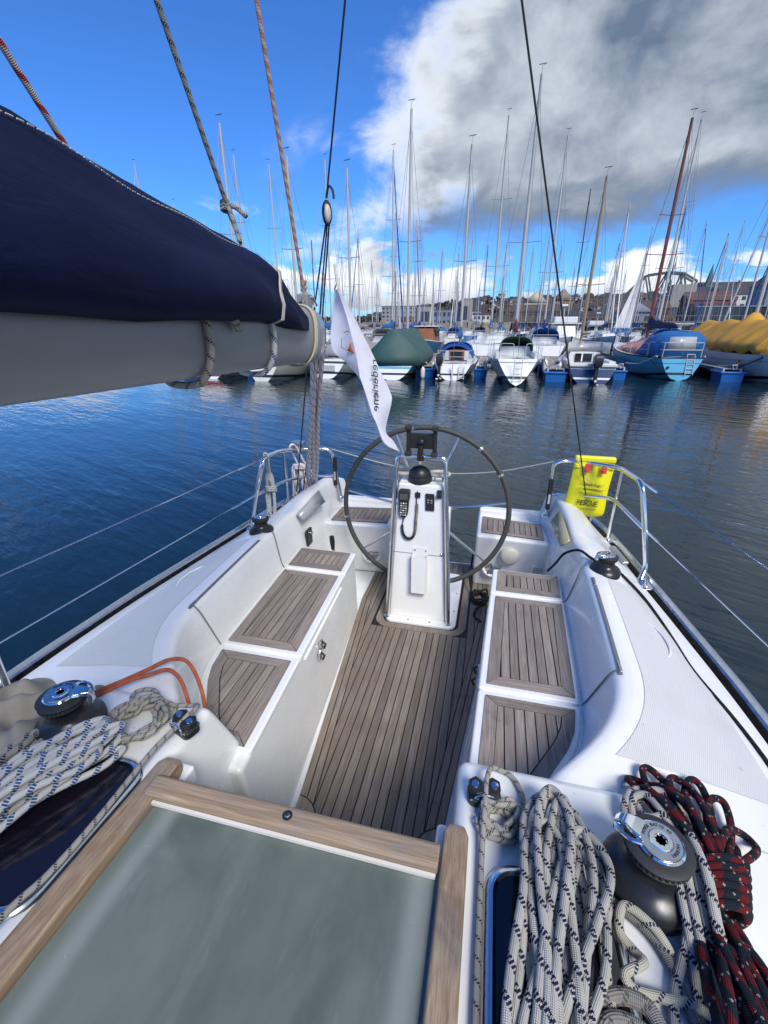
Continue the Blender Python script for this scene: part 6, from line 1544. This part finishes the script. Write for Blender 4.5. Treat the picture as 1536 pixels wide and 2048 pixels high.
def building(name, label, x, y, z, w, d, h, wall, roof, rh=0., rows_n=2, cols=4, rz=0., group=None, gable_front=False, cat='building', bury=6.):
    o = thing(name, label, cat, (x, y, z), rz, group)
    MB().box(-w / 2, w / 2, 0, d, -bury, h).build('wall', wall, o)
    if rh > 0:
        r = MB(); e = .4
        if gable_front:
            r.loft([[V(-w / 2 - e, yy, h), V(w / 2 + e, yy, h), V(0, yy, h + rh)] for yy in (-e, d + e)]); r.build('roof', roof, o)
            MB().add([V(-w / 2, -e - .06, h), V(w / 2, -e - .06, h), V(0, -e - .06, h + rh * .97)], [(0, 1, 2)]).build('gable', wall, o, solid=.05)
        else:
            r.loft([[V(xx, -e, h), V(xx, d + e, h), V(xx, d / 2, h + rh)] for xx in (-w / 2 - e, w / 2 + e)]); r.build('roof', roof, o)
            MB().box(w * .18, w * .18 + .9, d / 2 - .45, d / 2 + .45, h + rh * .5, h + rh + 1.0).build('chimney', 'wall_red', o)
    else: MB().box(-w / 2 - .2, w / 2 + .2, -.2, d + .2, h, h + .35).build('roof', roof, o)
    me = None
    for i in range(rows_n):
        for j in range(cols):
            ww, wh = w / cols * .52, h / rows_n * .5; cx_ = -w / 2 + (j + .5) * w / cols; cz = (i + .5) * h / rows_n
            if me is None:
                me = MB().box(-ww / 2, ww / 2, -.06, .06, -wh / 2, wh / 2).mesh('window'); me.materials.append(MATS['window_far'])
            q = bpy.data.objects.new('window', me); COL.objects.link(q); q.parent = o; q.location = (cx_, -.03, cz)
    return o
# apartment blocks and sheds on the left shore
building('apartment_block', 'grey apartment block with rows of windows at the left end of the shore', -82, 400, 1, 30, 16, 15.5, 'wall_grey', 'roof_dark', 0, 5, 9)
building('apartment_block', 'beige end wall block adjoining the grey apartments', -60, 398, 1, 13, 14, 15.2, 'concrete', 'roof_dark', 0, 1, 1)
building('warehouse', 'long pale blue-grey shed on the left shore', -41, 402, 1, 26, 16, 12.5, 'wall_bluegrey', 'roof_dark', 0, 2, 7); building('warehouse', 'red container-like shed before the grey apartments', -62, 330, 1, 9, 8, 6.0, 'wall_red', 'roof_dark', 0, 1, 3)
building('silo_block', 'square beige windowless tower block in the middle of the shore', -26.5, 392, 1, 8.4, 9, 20.0, 'concrete', 'concrete', 0, 1, 1); building('warehouse', 'white low building right of the square beige tower', -14, 380, 1, 13, 9, 8.5, 'wall_white', 'roof_dark', 1.5, 2, 4)
building('warehouse', 'dark brown timber warehouse row behind the middle masts', 22, 300, 1.5, 34, 14, 8.0, 'wall_brown', 'roof_brown', 4.0, 2, 10)
building('warehouse', 'cream gabled warehouse above the dark timber row', 22.5, 350, 1.5, 15, 16, 15.0, 'wall_cream', 'roof_brown', 7.0, 2, 3, gable_front=True); building('warehouse', 'brown gabled warehouse with cream side right of the cream gable', 40, 352, 1.5, 13, 16, 16.0, 'wall_ochre', 'roof_brown', 7.0, 2, 3, gable_front=True)
building('warehouse', 'low dark pier shed along the right quay', 55, 250, 1.5, 46, 10, 5.0, 'wall_brown', 'roof_dark', 2.0, 1, 14); building('boathouse', 'pale blue-grey gabled boathouse left of the steel bridge', 47, 190, 1.5, 11, 10, 5.0, 'wall_bluegrey', 'roof_dark', 3.2, 1, 3, gable_front=True)
building('warehouse', 'red brick building below the steel bridge', 66, 240, 1.5, 13, 10, 7.5, 'wall_red', 'roof_red', 3, 2, 4); building('warehouse', 'orange-red building right of the bridge counterweight', 96, 262, 2, 20, 12, 11, 'wall_red', 'roof_red', 4, 2, 5)
building('pavilion', 'dark glazed harbour pavilion with flat pale roof at right', 74, 165, 2, 34, 12, 5.2, 'window_far', 'wall_bluegrey', 0, 1, 12); building('pavilion', 'white low terminal roof at the right edge of the shore', 92, 150, 2, 34, 10, 6.2, 'wall_red', 'wall_white', 0, 1, 9)
building('town_house', 'large blue-grey gabled house at the right edge', 101, 205, 3, 18, 14, 12.5, 'wall_bluegrey', 'roof_dark', 9.0, 2, 4, gable_front=True); building('town_house', 'white gabled villa left of the large grey house', 113, 285, 6, 14, 12, 10.5, 'wall_white', 'roof_dark', 5, 3, 4)
building('town_house', 'cream fortress-like house on the hill at right', 126, 370, 8, 20, 14, 14, 'wall_cream', 'roof_dark', 4, 3, 6); building('town_house', 'long white terrace on the right hillside', 150, 400, 10, 30, 12, 13, 'wall_cream', 'roof_dark', 4, 3, 9)
ch = thing('church_spire', 'dark pointed church spire on the right skyline', 'spire', (152, 430, 18)); MB().box(-3, 3, -3, 3, -14, 10).build('tower', 'wall_brown', ch); MB().lathe([(4.0, 10), (2.6, 14), (.05, 27)], (0, 0, 0), 8).build('steeple', 'copper', ch)
building('town_house', 'brown roofed row on the right skyline beside the spire', 168, 432, 16, 40, 14, 12, 'wall_brown', 'roof_dark', 5, 2, 8)
# bascule bridge
br = thing('bascule_bridge', 'green-grey steel truss bascule bridge with concrete counterweight', 'bridge', (80.5, 300, 1.5), rad(-4)); br.scale = (1, 1, .95)
def beam(a, b, r=.5, n='truss_member'):
    a, b = Vector(a), Vector(b); d_ = (b - a); M_ = Matrix.Translation((a + b) / 2) @ d_.to_track_quat('Z', 'Y').to_matrix().to_4x4(); MB().box(-r, r, -r, r, -d_.length / 2, d_.length / 2, M_).build(n, 'bridge_steel', br)
for yy in (0, 7):
    P = {'a': (-16, yy, 14.2), 'b': (-4.5, yy, 27.2), 'c': (5.5, yy, 28.4), 'd': (12.5, yy, 27.6), 'e': (19.5, yy, 23.5), 'f': (0, yy, 13.5), 'g': (10, yy, 13.0), 'h': (16, yy, 16)}
    for a, b, r in (('a', 'b', .55), ('b', 'c', .5), ('c', 'd', .5), ('d', 'e', .5), ('a', 'f', .55), ('f', 'g', .55), ('b', 'f', .35), ('c', 'f', .35), ('c', 'g', .35), ('d', 'g', .35), ('d', 'h', .35), ('g', 'h', .4), ('h', 'e', .4)): beam(P[a], P[b], r)
    beam((-26, yy, 8), P['a'], .5)
for q in ((-4.5, 27.2), (5.5, 28.4), (12.5, 27.6), (0, 13.5), (10, 13)): beam((q[0], 0, q[1]), (q[0], 7, q[1]), .3, 'cross_member')
MB().box(8.5, 20.0, -.6, 7.6, 10.0, 22.0).build('counterweight', 'concrete', br, bevel=.2); MB().box(-28, 30, -1, 8, 6.0, 8.0).build('deck', 'bridge_steel', br)
for x in (-24, -2, 12, 28): MB().box(x - 1.6, x + 1.6, 0, 7, -4, 7).build('pier', 'quay_stone', br)
MB().box(1.0, 7.0, 1, 6, 8.0, 13.2).build('machine_house', 'quay_dark', br)
# houses on the hillside
g_ = random.Random(5); WL = ['wall_white', 'wall_cream', 'wall_red', 'wall_grey', 'wall_brown', 'wall_ochre', 'wall_white', 'wall_bluegrey']
protos = []
for wl in WL[:6] + WL[7:]:
    for rf, w_, rn in (('roof_dark', 11, 'dark'), ('roof_brown', 9, 'brown')):
        cn = {'wall_bluegrey': 'blue-grey'}.get(wl, wl[5:]); gf = g_.random() < .4
        protos.append(building('hillside_house', f'small distant {cn} house with {rn} roof on the hillside above the masts', 0, 0, 0, w_, 9, g_.uniform(5, 7.5), wl, rf, 3.2, 2, 3, 0, f'{cn} houses with {rn} roofs on the hillside', gf, 'house', 8))
spots = []
for k in range(150):
    y = g_.uniform(400, 880); x = g_.choice([g_.uniform(-260, 420), g_.uniform(60, 420)]) * y / 900
    spots.append((x, y, hill_z(x, y) - .3))
for i, (x, y, z) in enumerate(spots):
    p = protos[i % len(protos)]
    if i < len(protos): o = p
    else:
        o = p.copy(); COL.objects.link(o)
        for chd in p.children: c = chd.copy(); COL.objects.link(c); c.parent = o
    o.location = (x, y, z); o.rotation_euler = (0, 0, g_.uniform(-.5, .5))
